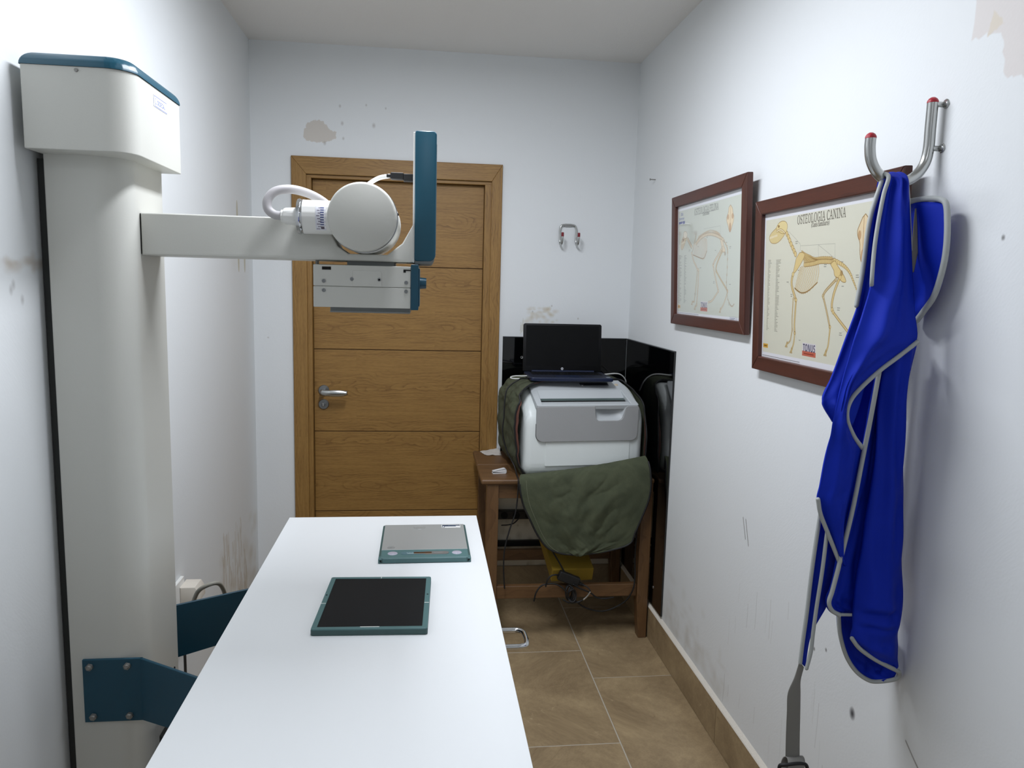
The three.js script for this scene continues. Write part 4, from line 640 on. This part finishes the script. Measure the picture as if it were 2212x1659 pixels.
function drawPoster(P, cat, pw, phh) {
  return ctex(pw * POSTK, phh * POSTK, (g) => {
    g.scale(POSTK, POSTK); g.fillStyle = '#e6e8ee'; g.fillRect(0, 0, pw, phh);
    g.fillStyle = cat ? '#cdd2c6' : '#d9d9c9'; g.fillRect(48, 58, pw - 96, phh - 58 - (cat ? 50 : 56));
    g.lineCap = g.lineJoin = 'round';
    const path = (l, close) => { g.beginPath(); g.moveTo(...l[0]); for (let i = 1; i < l.length - 1; i++) g.quadraticCurveTo(l[i][0], l[i][1], (l[i][0] + l[i + 1][0]) / 2, (l[i][1] + l[i + 1][1]) / 2); g.lineTo(...l[l.length - 1]); if (close) g.closePath(); };
    const line = cat ? '#9a7f5a' : '#8f6f3c', fillC = cat ? '#dccfb4' : '#dcc68c', dark = cat ? '#7b5d3c' : '#7c5a2c';
    const bone = (l, w, f = fillC) => { path(l); g.strokeStyle = line; g.lineWidth = w; g.stroke(); path(l); g.strokeStyle = f; g.lineWidth = w * 0.6; g.stroke(); for (const e of [l[0], l[l.length - 1]]) { g.fillStyle = f; g.strokeStyle = line; g.lineWidth = 1; g.beginPath(); g.ellipse(e[0], e[1], w * 0.62, w * 0.62, 0, 0, 7); g.fill(); g.stroke(); } };
    const shape = (l, f = fillC, lw = 1.4) => { path(l, true); g.fillStyle = f; g.fill(); g.strokeStyle = line; g.lineWidth = lw; g.stroke(); };
    const lerpL = (l, n) => { const o = [], c = curve(l.map((q) => [q[0], q[1], 0])); for (let i = 0; i < n; i++) { const q = c.getPoint((i + 0.5) / n); o.push([q.x, q.y]); } return o; };
    // leader lines and small captions
    g.strokeStyle = 'rgba(110,115,110,0.6)'; g.lineWidth = 0.8; g.beginPath(); P.lines.forEach((q, i) => i ? g.lineTo(...q) : g.moveTo(...q)); g.stroke();
    const tr = rng(cat ? 5 : 9); const cap = (x, y, n = 2, w = 16) => { g.fillStyle = 'rgba(90,95,92,0.6)'; for (let i = 0; i < n; i++) g.fillRect(x + tr() * 3, y + i * 5, w * (0.6 + 0.4 * tr()), 2); };
    const allp = [...P.spine, ...P.tib1, ...P.fem1, ...P.hum, ...P.rad, ...P.neck, ...P.tail]; allp.forEach((q, i) => { if (i % 3 === 0) { const sx = tr() > 0.5 ? 22 : -34, sy = -18 + 36 * tr(); cap(q[0] + sx, q[1] + sy, 1 + (i % 2), 14); g.beginPath(); g.strokeStyle = 'rgba(120,125,120,0.4)'; g.lineWidth = 0.6; g.moveTo(q[0], q[1]); g.lineTo(q[0] + sx * 0.7, q[1] + sy); g.stroke(); } });
    for (const c of [P.col1, P.col2]) { const x0 = c[0][0], x1 = c[1][0], y0 = c[0][1], y1 = c[2][1]; for (let y = y0; y < y1; y += 4.2) { g.fillStyle = 'rgba(95,98,92,0.62)'; g.fillRect(x0, y, (x1 - x0) * (0.35 + 0.65 * tr()) * (y < y0 + 10 ? 1 : 0.75), 1.7); } }
    // far legs first, then trunk and near legs
    bone(P.fem2, cat ? 8 : 8, '#c9b88f'); bone(P.tib2, 7, '#cdbb90'); if (P.met2) bone(P.met2, 6); bone(P.uln, 5, '#cdbb90'); bone(P.foot1, 5, '#cdbb90');
    if (P.met1) bone(P.met1, 7);
    const a = lerpL(P.ribt, 12), b = lerpL(P.ribb, 12); for (let i = 0; i < 12; i++) { const m = [(a[i][0] + b[i][0]) / 2 + 16 * (i / 11 - 0.15), (a[i][1] + b[i][1]) / 2]; g.beginPath(); g.moveTo(...a[i]); g.quadraticCurveTo(m[0], m[1], b[i][0], b[i][1]); g.strokeStyle = line; g.lineWidth = 4.4; g.stroke(); g.strokeStyle = cat ? '#e6e1d2' : '#efe6c6'; g.lineWidth = 2.6; g.stroke(); }
    path(P.ribb); g.strokeStyle = line; g.lineWidth = 3.2; g.stroke();
    const sp = lerpL(P.spine, 26), st = lerpL(P.spt, 26); for (let i = 0; i < 26; i++) { g.strokeStyle = line; g.lineWidth = 4; g.beginPath(); g.moveTo(...sp[i]); g.lineTo(st[i][0] + 3, st[i][1] - (cat ? 0 : 4)); g.stroke(); g.strokeStyle = fillC; g.lineWidth = 2; g.stroke(); }
    for (const q of sp) { g.fillStyle = fillC; g.strokeStyle = dark; g.lineWidth = 1; g.beginPath(); g.ellipse(q[0], q[1], 7, 5.5, 0.3, 0, 7); g.fill(); g.stroke(); }
    for (const q of lerpL(P.neck, 7)) { g.fillStyle = fillC; g.strokeStyle = dark; g.lineWidth = 1.2; g.beginPath(); g.ellipse(q[0], q[1], 8, 6.5, 0.9, 0, 7); g.fill(); g.stroke(); }
    lerpL(P.tail, 18).forEach((q, i) => { const r = (cat ? 5 : 6.5) * (1 - i / 26); g.fillStyle = fillC; g.strokeStyle = line; g.lineWidth = 1; g.beginPath(); g.ellipse(q[0], q[1], r, r * 0.8, 0.8, 0, 7); g.fill(); g.stroke(); });
    if (cat) { path(P.tail); g.strokeStyle = line; g.lineWidth = 2; g.stroke(); }
    shape(P.scap); shape(P.pel); g.fillStyle = dark; g.beginPath(); g.ellipse(P.pel[4][0] + (cat ? 4 : 0), P.pel[4][1] + 4, 6, 7, 0, 0, 7); g.globalAlpha = 0.5; g.fill(); g.globalAlpha = 1;
    bone(P.fem1, cat ? 8 : 9); bone(P.tib1, 8); bone(P.hum, cat ? 8 : 10); bone(P.rad, 8); bone(P.foot2, 6);
    for (const e of [P.foot1, P.foot2, P.met2 || P.foot1]) { const q = e[e.length - 1]; for (const d of [-6, -1, 4]) bone([[q[0], q[1] - 4], [q[0] + d - 3, q[1] + 9]], 3); }
    shape(P.mand, cat ? '#cfbf9f' : '#d9c894'); shape(P.cran, cat ? '#e3dcc8' : '#e2d29c'); g.fillStyle = dark; path(P.orbit, true); g.globalAlpha = 0.8; g.fill(); g.globalAlpha = 1;
    path(P.zyg); g.strokeStyle = line; g.lineWidth = 6; g.stroke(); g.strokeStyle = '#eadfbd'; g.lineWidth = 3.6; g.stroke();
    g.fillStyle = '#efe9d8'; for (let i = 0; i < 7; i++) g.fillRect(P.mand[2][0] + 3 + i * 7, P.mand[2][1] + 2 - i * 0.8, 3.4, 6);
    shape(P.sk2, '#e6d3ae', 2); { const xs = P.sk2.map((q) => q[0]), ys = P.sk2.map((q) => q[1]); const x0 = Math.min(...xs), x1 = Math.max(...xs), y0 = Math.min(...ys), y1 = Math.max(...ys), cxx = (x0 + x1) / 2; g.fillStyle = 'rgba(150,95,50,0.45)'; g.beginPath(); g.ellipse(cxx - (x1 - x0) * 0.3, y0 + (y1 - y0) * 0.42, (x1 - x0) * 0.13, (y1 - y0) * 0.10, 0, 0, 7); g.ellipse(cxx + (x1 - x0) * 0.3, y0 + (y1 - y0) * 0.42, (x1 - x0) * 0.13, (y1 - y0) * 0.10, 0, 0, 7); g.fill(); g.strokeStyle = '#9b6b38'; g.lineWidth = 1.4; g.beginPath(); g.moveTo(cxx, y0 + 4); g.lineTo(cxx, y1 - 8); g.stroke(); g.fillStyle = 'rgba(160,105,60,0.5)'; g.beginPath(); g.ellipse(cxx, y1 - 16, (x1 - x0) * 0.14, 16, 0, 0, 7); g.fill(); }
    // lettering
    g.fillStyle = '#33342f'; g.textBaseline = 'middle'; g.textAlign = 'left'; g.font = '33px serif'; const tw = P.title[1][0] - P.title[0][0]; g.fillText(cat ? 'OSTEOLOGIA FELINA' : 'OSTEOLOGIA CANINA', P.title[0][0], P.title[0][1], tw); 
    g.font = 'italic bold 16px serif'; g.fillText(cat ? '(Felis catus)' : '(Canis familiaris)', P.sub[0][0], P.sub[0][1] + 2, P.sub[1][0] - P.sub[0][0]);
    const t0 = P.tonus[0], t1 = P.tonus[2]; g.fillStyle = '#d9d6d8'; g.fillRect(t0[0], t0[1], t1[0] - t0[0], (t1[1] - t0[1]) * 0.66); g.fillStyle = '#c2604e'; g.fillRect(t0[0], t0[1] + (t1[1] - t0[1]) * 0.62, t1[0] - t0[0], (t1[1] - t0[1]) * 0.38); g.fillStyle = '#1d2a5c'; g.font = 'bold 27px sans-serif'; g.fillText('TONUS', t0[0] + 3, t0[1] + 13, t1[0] - t0[0] - 6); g.fillStyle = 'rgba(120,30,25,0.7)'; g.fillRect(t0[0] + 8, t1[1] - 8, t1[0] - t0[0] - 18, 3);
    g.fillStyle = '#d8a63c'; g.fillRect(P.yel[0][0], P.yel[0][1], P.yel[1][0] - P.yel[0][0], 12); g.fillStyle = '#7c5a12'; g.fillRect(P.yel[0][0] + 5, P.yel[0][1] + 4, 19, 4);
    for (let i = 0; i < 3; i++) { g.fillStyle = 'rgba(80,82,90,0.6)'; g.fillRect(46, phh - 47 + i * 5.5, (P.foot[1][0] - 60) * (i === 2 ? 0.7 : 1), 2); }
    if (cat) { const q = P.blue; g.fillStyle = '#39478f'; g.font = 'bold 16px serif'; g.fillText('Dia', q[0][0] + 20, q[0][1] + 8); g.font = 'bold 14px serif'; g.fillText('Internac', q[0][0], q[0][1] + 24, 66); g.fillRect(q[0][0], q[0][1] + 35, 40, 9); g.fillRect(q[0][0] + 44, q[0][1] + 35, 22, 11); g.strokeStyle = '#6a6f8a'; g.lineWidth = 0.8; g.strokeRect(P.stamp[0][0], P.stamp[0][1] - 2, 54, 14); for (let i = 0; i < 3; i++) { g.fillStyle = 'rgba(80,84,110,0.7)'; g.fillRect(P.stamp[0][0] + 4, P.stamp[0][1] + 1 + i * 4, 40 - i * 8, 1.6); } }
  });
}
function poster(label, P, cat, z0, z1, y0, y1) {
  const w = z1 - z0, h = y1 - y0, tilt = Math.asin(0.022 / h);
  const t = thing('framed_poster', label, 'framed poster', [XR - 0.004, y0, (z0 + z1) / 2], { local: true }); t.rotation.order = 'YXZ'; t.rotation.y = -Math.PI / 2; t.rotation.x = tilt;
  // local frame: x runs along the wall towards the camera side, y up, z out of the wall
  const m = 0.041, D = 0.020, X0 = -w / 2, X1 = w / 2;
  const rail = (pts, sw, o) => boxUV(ext(poly(pts), D, 0.003, 2).translate(0, 0, 0.001), sw, o);
  part(t, 'frame_rail', rail([[X0, 0], [X1, 0], [X1 - m, m], [X0 + m, m]], false, [0.1, 0]), M.maho);
  part(t, 'frame_rail', rail([[X0, h], [X0 + m, h - m], [X1 - m, h - m], [X1, h]], false, [0.4, 0.02]), M.maho);
  part(t, 'frame_rail', rail([[X0, 0], [X0 + m, m], [X0 + m, h - m], [X0, h]], true, [0.2, 0.05]), M.maho);
  part(t, 'frame_rail', rail([[X1, 0], [X1, h], [X1 - m, h - m], [X1 - m, m]], true, [0.6, 0.01]), M.maho);
  part(t, 'backing', bx(X0 + 0.02, X1 - 0.02, 0.02, h - 0.02, 0.002, 0.007), std({ color: 0x6b5a48, roughness: 0.9 }));
  const pg = new THREE.PlaneGeometry(w - 0.03, h - 0.03).translate(0, h / 2, 0.0085); { const p = pg.attributes.position, uv = pg.attributes.uv; for (let i = 0; i < p.count; i++) uv.setXY(i, (p.getX(i) + w / 2) / w, p.getY(i) / h); }
  part(t, 'print', pg, std({ map: drawPoster(P, cat, Math.round(w * 1000), Math.round(h * 1000)), roughness: 0.5 }));
  part(t, 'glass', bx(X0 + m - 0.006, X1 - m + 0.006, m - 0.006, h - m + 0.006, 0.0105, 0.0125), phy({ color: 0xffffff, transmission: 1, roughness: 0.06, thickness: 0, ior: 1.45 }));
  return t;
}
poster('framed poster of a cat skeleton in dark red wood, nearer to the laptop', cat, true, 0.716, 1.424, 1.419, 1.918);
poster('framed poster of a dog skeleton in dark red wood, partly hidden by the blue apron', dog, false, 1.497, 2.197, 1.322, 1.820);
solo('nail', 'bare dark nail sticking out of the wall above the cat poster', 'nail', [cyl([XR - 0.012, 2.041, 0.334], 'x', 0.0022, 0.026, 10), cyl([XR - 0.025, 2.041, 0.334], 'x', 0.005, 0.002, 14)], M.bolt, [XR, 2.041, 0.334]);
// ---------------------------------------------------------------- coat hooks
{
  const t = thing('wall_hook', 'large steel J-shaped wall hook with red end caps holding the blue apron', 'hook', [XR, 1.85, 2.24]);
  part(t, 'bar', tube([[1.899, 1.938, 2.232], [1.899, 1.885, 2.232], [1.899, 1.845, 2.232], [1.8935, 1.817, 2.232], [1.8765, 1.793, 2.232], [1.8505, 1.779, 2.232], [1.8225, 1.779, 2.232], [1.7965, 1.793, 2.232], [1.7795, 1.817, 2.232], [1.774, 1.843, 2.232], [1.774, 1.864, 2.232]], 0.0105, 100, 20, false, false), M.steel);
  for (const q of [[1.899, 1.938], [1.774, 1.864]]) part(t, 'end_cap', lathe([[0, 0.0085], [0.004, 0.0078], [0.008, 0.005], [0.0104, 0.001], [0.0108, -0.002], [0.0106, -0.003]], 'y', [q[0], q[1], 2.232], 24), M.red, t, 'red end cap');
  for (const y of [1.932, 1.847]) { const m = part(t, 'mounting_tab', [cyl([1.912, y, 2.236], 'x', 0.0055, 0.018, 16), lathe([[0, 0.003], [0.008, 0.003], [0.0095, 0.0015], [0.0095, 0]], 'x', [0, 0, 0], 24).rotateY(Math.PI).translate(XR, y, 2.243)], M.steel); part(t, 'screw', new THREE.SphereGeometry(0.0042, 14, 10).scale(0.6, 1, 1).translate(XR - 0.0035, y, 2.2485), M.chrome, m); }
}
{
  const t = thing('wall_hook', 'small double steel wall hook with dark red tips above the laptop', 'hook', [1.593, 1.80, 0]);
  const bendP = []; const x0 = 1.5535, x1 = 1.6335;
  part(t, 'wire', tube([[x0 + 0.003, 1.808, 0.062], [x0 + 0.003, 1.785, 0.062], [x0 + 0.002, 1.764, 0.052], [x0 + 0.0005, 1.757, 0.032], [x0, 1.768, 0.012], [x0, 1.80, 0.008], [x0, 1.835, 0.008], [x0 + 0.006, 1.850, 0.008], [x0 + 0.02, 1.8545, 0.008], [x1 - 0.02, 1.8545, 0.008], [x1 - 0.006, 1.850, 0.008], [x1, 1.835, 0.008], [x1, 1.80, 0.008], [x1, 1.768, 0.012], [x1 + 0.0005, 1.757, 0.032], [x1 + 0.002, 1.764, 0.052], [x1 + 0.003, 1.785, 0.062], [x1 + 0.003, 1.808, 0.062]], 0.0052, 200, 12, false), M.steel);
  for (const x of [x0, x1]) part(t, 'tip', lathe([[0, 0.020], [0.0045, 0.0195], [0.0062, 0.018], [0.0064, 0.002], [0.006, 0]], 'y', [x + 0.003, 1.796, 0.062], 20), M.darkred, t, 'dark red tip');
  part(t, 'mounting_plate', bx(1.577, 1.610, 1.8455, 1.8615, 0.0005, 0.007, 0.003, 2), M.steel);
}
// ---------------------------------------------------------------- the lead apron
const AP = {
  aL: [[1.807,1.787,2.248],[1.795,1.750,2.257],[1.783,1.695,2.266],[1.774,1.641,2.275],[1.769,1.577,2.284],[1.753,1.523,2.293],[1.736,1.478,2.302],[1.730,1.455,2.302],[1.725,1.430,2.302],[1.719,1.403,2.302],[1.714,1.375,2.302],[1.710,1.352,2.302],[1.706,1.321,2.300],[1.704,1.302,2.298],[1.703,1.274,2.296],[1.700,1.247,2.294],[1.697,1.216,2.292],[1.693,1.168,2.290],[1.690,1.141,2.288],[1.698,1.113,2.286],[1.717,1.074,2.284],[1.737,1.035,2.282],[1.753,1.004,2.280]],
  aR: [[1.849,1.788,2.248],[1.850,1.752,2.257],[1.852,1.698,2.266],[1.854,1.643,2.275],[1.857,1.580,2.284],[1.860,1.525,2.293],[1.863,1.464,2.302],[1.829,1.435,2.299],[1.795,1.407,2.296],[1.761,1.373,2.293],[1.743,1.348,2.290],[1.736,1.327,2.290],[1.738,1.310,2.288],[1.745,1.293,2.286],[1.762,1.266,2.284],[1.781,1.246,2.282],[1.784,1.209,2.280],[1.783,1.164,2.278],[1.778,1.137,2.276],[1.774,1.109,2.274],[1.768,1.069,2.272],[1.765,1.030,2.270],[1.763,0.997,2.268]],
  dL: [[1.803,1.778,2.235],[1.783,1.706,2.239],[1.774,1.596,2.242],[1.765,1.531,2.246],[1.741,1.456,2.250],[1.716,1.380,2.254],[1.700,1.343,2.258],[1.700,1.332,2.261],[1.722,1.295,2.265]],
  dR: [[1.827,1.778,2.245],[1.821,1.707,2.249],[1.824,1.597,2.252],[1.818,1.532,2.256],[1.808,1.458,2.260],[1.796,1.401,2.264],[1.782,1.364,2.268],[1.773,1.331,2.271],[1.759,1.291,2.275]],
  cL: [[1.807,1.460,2.285],[1.799,1.390,2.285],[1.791,1.310,2.285],[1.780,1.215,2.285],[1.769,1.118,2.285],[1.752,1.012,2.285],[1.740,0.945,2.285],[1.735,0.920,2.285],[1.743,0.903,2.285],[1.760,0.893,2.285]],
  cR: [[1.862,1.458,2.255],[1.853,1.387,2.256],[1.845,1.305,2.257],[1.844,1.208,2.257],[1.837,1.109,2.258],[1.828,1.001,2.259],[1.823,0.933,2.260],[1.821,0.907,2.260],[1.820,0.890,2.261],[1.820,0.880,2.262]],
  eL: [[1.815,1.440,2.268],[1.813,1.336,2.270],[1.813,1.211,2.272],[1.806,1.114,2.275],[1.799,1.016,2.277],[1.796,0.926,2.279],[1.793,0.871,2.281],[1.792,0.841,2.283],[1.807,0.822,2.286],[1.842,0.797,2.288],[1.886,0.774,2.290]],
  eR: [[1.891,1.464,2.262],[1.880,1.336,2.264],[1.887,1.210,2.267],[1.894,1.112,2.269],[1.900,1.012,2.271],[1.906,0.921,2.274],[1.906,0.860,2.276],[1.906,0.820,2.278],[1.907,0.790,2.280],[1.906,0.774,2.283],[1.904,0.764,2.285]],
  bL: [[1.780,0.881,2.250],[1.787,0.832,2.252],[1.806,0.780,2.255],[1.831,0.747,2.257],[1.855,0.731,2.260],[1.866,0.728,2.262]],
  bR: [[1.878,0.876,2.245],[1.906,0.827,2.250],[1.917,0.777,2.256],[1.919,0.753,2.261],[1.913,0.742,2.267],[1.883,0.734,2.272]],
  tL: [[1.714,1.103,2.262],[1.710,1.052,2.262],[1.705,0.972,2.262],[1.702,0.891,2.262],[1.698,0.824,2.262],[1.696,0.777,2.262]],
  tR: [[1.769,1.027,2.250],[1.764,0.997,2.252],[1.760,0.953,2.255],[1.753,0.908,2.257],[1.718,0.836,2.260],[1.709,0.765,2.262]],
  tP: [[1.725,1.074,2.268],[1.721,0.984,2.268],[1.715,0.903,2.268],[1.712,0.844,2.268],[1.711,0.809,2.268],[1.704,0.770,2.268]],
  sL: [[1.695,0.779,2.262],[1.686,0.741,2.262],[1.675,0.708,2.262],[1.676,0.663,2.262],[1.678,0.609,2.262],[1.681,0.555,2.262]],
  sR: [[1.706,0.765,2.262],[1.701,0.735,2.262],[1.703,0.707,2.262],[1.706,0.661,2.262],[1.709,0.608,2.262],[1.713,0.554,2.262]],
  gL: [[1.866,1.741,2.235],[1.867,1.732,2.235],[1.872,1.701,2.235],[1.880,1.646,2.235],[1.886,1.599,2.235],[1.894,1.552,2.235],[1.900,1.522,2.235],[1.905,1.503,2.235]],
  gR: [[1.886,1.734,2.305],[1.886,1.724,2.322],[1.886,1.694,2.330],[1.886,1.641,2.334],[1.886,1.598,2.328],[1.886,1.553,2.312],[1.886,1.524,2.287],[1.886,1.504,2.268]],
  hook: [[1.883,1.938,2.250],[1.887,1.835,2.250],[1.782,1.782,2.250],[1.814,1.770,2.250],[1.761,1.865,2.250],[1.862,1.785,2.250]]
};
{
  const blue = phy({ color: 0x0428ad, specularIntensity: 0.4, roughness: 0.6, bumpMap: at_(weave, 6, 12), bumpScale: 0.00025 });
  const trimM = std({ color: 0xa9adac, roughness: 0.6 }), web = std({ color: 0x8f8d88, roughness: 0.75, bumpMap: at_(weave, 3, 14), bumpScale: 0.0008 });
  const t = thing('lead_apron', 'royal blue apron with pale grey piping and a grey belt hanging on the wall', 'apron', [1.82, 0.55, 2.26]);
  const A = AP; const add = (l, d) => l.map((q) => [q[0] + (d[0] || 0), q[1] + (d[1] || 0), q[2] + (d[2] || 0)]);
  const flat = (pts, r, n = 60) => { const g = tube(pts, r, n, 8); return g; };
  // front fall, gathered over the hook, hem running up to the right
  const gather = (u, v) => {
    const k = S(0.05, 0.11, v) - S(0.11, 0.32, v), e = Math.sin(Math.PI * u);
    return [0, 0.004 * Math.sin(u * 16) * (1 - S(0.06, 0.14, v)), e * (0.010 * Math.sin(u * 15.5 + 0.6) * k + 0.015 * G(u - (0.95 - 1.9 * v), 0, 0.11) * S(0.08, 0.18, v) * (1 - S(0.36, 0.5, v)) + 0.011 * G(u, 0.24, 0.07) * S(0.2, 0.34, v) * (1 - S(0.5, 0.62, v)) + 0.012 * G(u, 0.42, 0.2) * S(0.5, 0.65, v) + 0.006 * n2(u * 3 + 2 * v, v * 6) * S(0.15, 0.35, v) + 0.010 * S(0.06, 0.14, v))];
  };
  part(t, 'front_fall', loft([[1.806, 1.770, 2.214], [1.804, 1.793, 2.226], ...A.aL], [[1.842, 1.770, 2.214], [1.842, 1.795, 2.226], ...A.aR], { nu: 60, nv: 190, th: 0.006, fold: gather }), blue);
  part(t, 'piping', flat([[1.803, 1.796, 2.23], ...add(A.aL.slice(0, 5), [-0.001, 0, 0.003]), [1.783, 1.563, 2.266]], 0.0042), trimM);
  part(t, 'piping', flat(add(A.aR.slice(6, 16), [0, -0.001, 0.003]), 0.0046, 110), trimM);
  part(t, 'piping', flat(add(A.aR.slice(0, 4), [0.001, 0, -0.004]), 0.003), trimM);
  part(t, 'piping', flat(add(A.aL.slice(18), [0, 0, 0.004]), 0.0045), trimM);
  part(t, 'rear_panel', loft([[1.818, 1.77, 2.212], [1.812, 1.68, 2.212], [1.802, 1.56, 2.214], [1.782, 1.46, 2.216], [1.765, 1.35, 2.218], [1.752, 1.22, 2.22], [1.752, 1.08, 2.222], [1.768, 0.96, 2.224]], [[1.845, 1.77, 2.208], [1.862, 1.68, 2.208], [1.878, 1.56, 2.208], [1.888, 1.46, 2.21], [1.892, 1.35, 2.212], [1.895, 1.22, 2.214], [1.896, 1.08, 2.216], [1.885, 0.96, 2.22]], { nu: 24, nv: 60, th: 0.006, fold: (u, v) => [0, 0, 0.008 * Math.sin(u * 12) * S(0, 0.1, v)] }), blue);
  // left side folds
  part(t, 'side_fold', loft(A.dL, A.dR, { nu: 36, nv: 70, th: 0.006, fold: (u, v) => [0, 0, (0.014 * G(u, 0.3, 0.12) * S(0.4, 0.75, v) + 0.006 * n2(u * 3, v * 4)) * Math.sin(Math.PI * u) + 0.004] }), blue);
  part(t, 'piping', flat(add(A.dL.slice(0, 4), [-0.001, 0, 0.002]), 0.0048), trimM);
  // right panel: inner half, then the rounded outer half in front of it
  part(t, 'inner_panel', loft(A.cL, A.cR, { nu: 30, nv: 90, th: 0.006, fold: (u, v) => [0, 0, (-0.012 * Math.sin(Math.PI * u) + 0.004 * n2(u * 3, v * 5))] }), blue);
  part(t, 'piping', flat(add(A.cL, [-0.001, 0, 0.004]), 0.0046, 120), trimM); part(t, 'piping', flat([A.cL[9], A.cR[9]].map((q) => [q[0], q[1], q[2] + 0.003]), 0.0035, 10), trimM);
  const crease = (u, v) => 0.007 * (G(v, 0.525, 0.016) - G(v, 0.55, 0.013) + G(v, 0.585, 0.013) * 0.8 - G(v, 0.605, 0.013) * 0.8) * S(0.0, 0.25, u) * (1 - S(0.6, 0.95, u));
  part(t, 'outer_panel', loft(A.eL, A.eR, { nu: 40, nv: 130, th: 0.006, fold: (u, v) => [0, 0, (0.026 * Math.pow(Math.sin(Math.PI * Math.min(1, u * 1.0)), 0.7) + 0.006 * n2(u * 2.2 + 3, v * 5)) * (1 - 0.65 * S(0.7, 1, v)) + crease(u, v)] }), blue);
  part(t, 'piping', flat(add([...A.eL.slice(7), A.eR[10]], [0, -0.001, 0.006]), 0.0046, 80), trimM);
  part(t, 'bottom_fold', loft(A.bL, A.bR, { nu: 26, nv: 50, th: 0.006, fold: (u, v) => [0, 0, (-0.010 + 0.006 * n2(u * 4, v * 4)) * Math.sin(Math.PI * u) * (1 - S(0.6, 0.95, v))] }), blue);
  part(t, 'piping', flat(add([...A.bL, [1.895, 0.732, 2.268], [1.909, 0.741, 2.276], [1.9105, 0.752, 2.282], [1.904, 0.764, 2.288]], [-0.001, 0, 0.003]), 0.0046, 90), trimM);
  // tail with the belt
  part(t, 'belt_tail', loft(A.tL, A.tR, { nu: 24, nv: 60, th: 0.005, fold: (u, v) => [0, 0, (0.010 * G(u, 0.55, 0.2)) * Math.sin(Math.PI * u) * (1 - v)] }), blue);
  part(t, 'piping', flat(add(A.tL, [-0.001, 0, 0.003]), 0.0042, 80), trimM); part(t, 'piping', flat(add(A.tP, [0, 0, 0.008]), 0.004, 80), trimM);
  part(t, 'belt', loft(A.sL, A.sR, { nu: 10, nv: 50, th: 0.0022, fold: (u, v) => [0, 0, 0.002 * Math.sin(u * 3)] }), web, t, 'grey webbing belt');
  { const c = [1.697, 0.552, 2.262]; const P = [], nu = 10, nv = 30; for (let j = 0; j <= nv; j++) for (let i = 0; i <= nu; i++) { const th = -0.4 + 4.6 * j / nv, u = i / nu; P.push(V(1.677 + 0.038 * u + 0.004 * Math.sin(th), 0.545 + 0.017 * Math.sin(th) * 0.9, 2.266 + 0.012 * Math.cos(th))); } part(t, 'belt_loop', solid(P, nu, nv, 0.0022), web);
    part(t, 'buckle', tube([[1.664, 0.548, 2.272], [1.672, 0.552, 2.276], [1.72, 0.550, 2.276], [1.722, 0.53, 2.276], [1.672, 0.528, 2.276], [1.664, 0.534, 2.273]], 0.004, 60, 8, true), M.rubber, t, 'dark buckle'); }
  // wing against the wall
  part(t, 'shoulder_wing', loft(A.gL, A.gR, { nu: 36, nv: 60, th: 0.006, fold: (u, v) => [-0.016 * Math.sin(Math.PI * u) * (0.6 + 0.4 * n2(v * 2, 1)), 0, 0] }), blue);
  const rim = [A.gL[0], [1.872, 1.742, 2.262], [1.88, 1.742, 2.285], [1.886, 1.738, 2.306], [1.886, 1.730, 2.320], ...A.gR.slice(2)];
  part(t, 'piping', flat(add(rim, [-0.003, 0, 0.001]), 0.0058, 120), trimM);
  part(t, 'webbing_strap', loft([[1.862, 1.725, 2.262], [1.862, 1.69, 2.262], [1.862, 1.64, 2.264], [1.862, 1.60, 2.266]], [[1.874, 1.727, 2.266], [1.875, 1.69, 2.266], [1.873, 1.64, 2.267], [1.868, 1.60, 2.268]], { nu: 6, nv: 20, th: 0.002 }), web, t, 'grey webbing strap');
}
scene.traverse((o) => { if (o.isMesh) { o.castShadow = true; o.receiveShadow = true; } });
renderer.render(scene, camera);
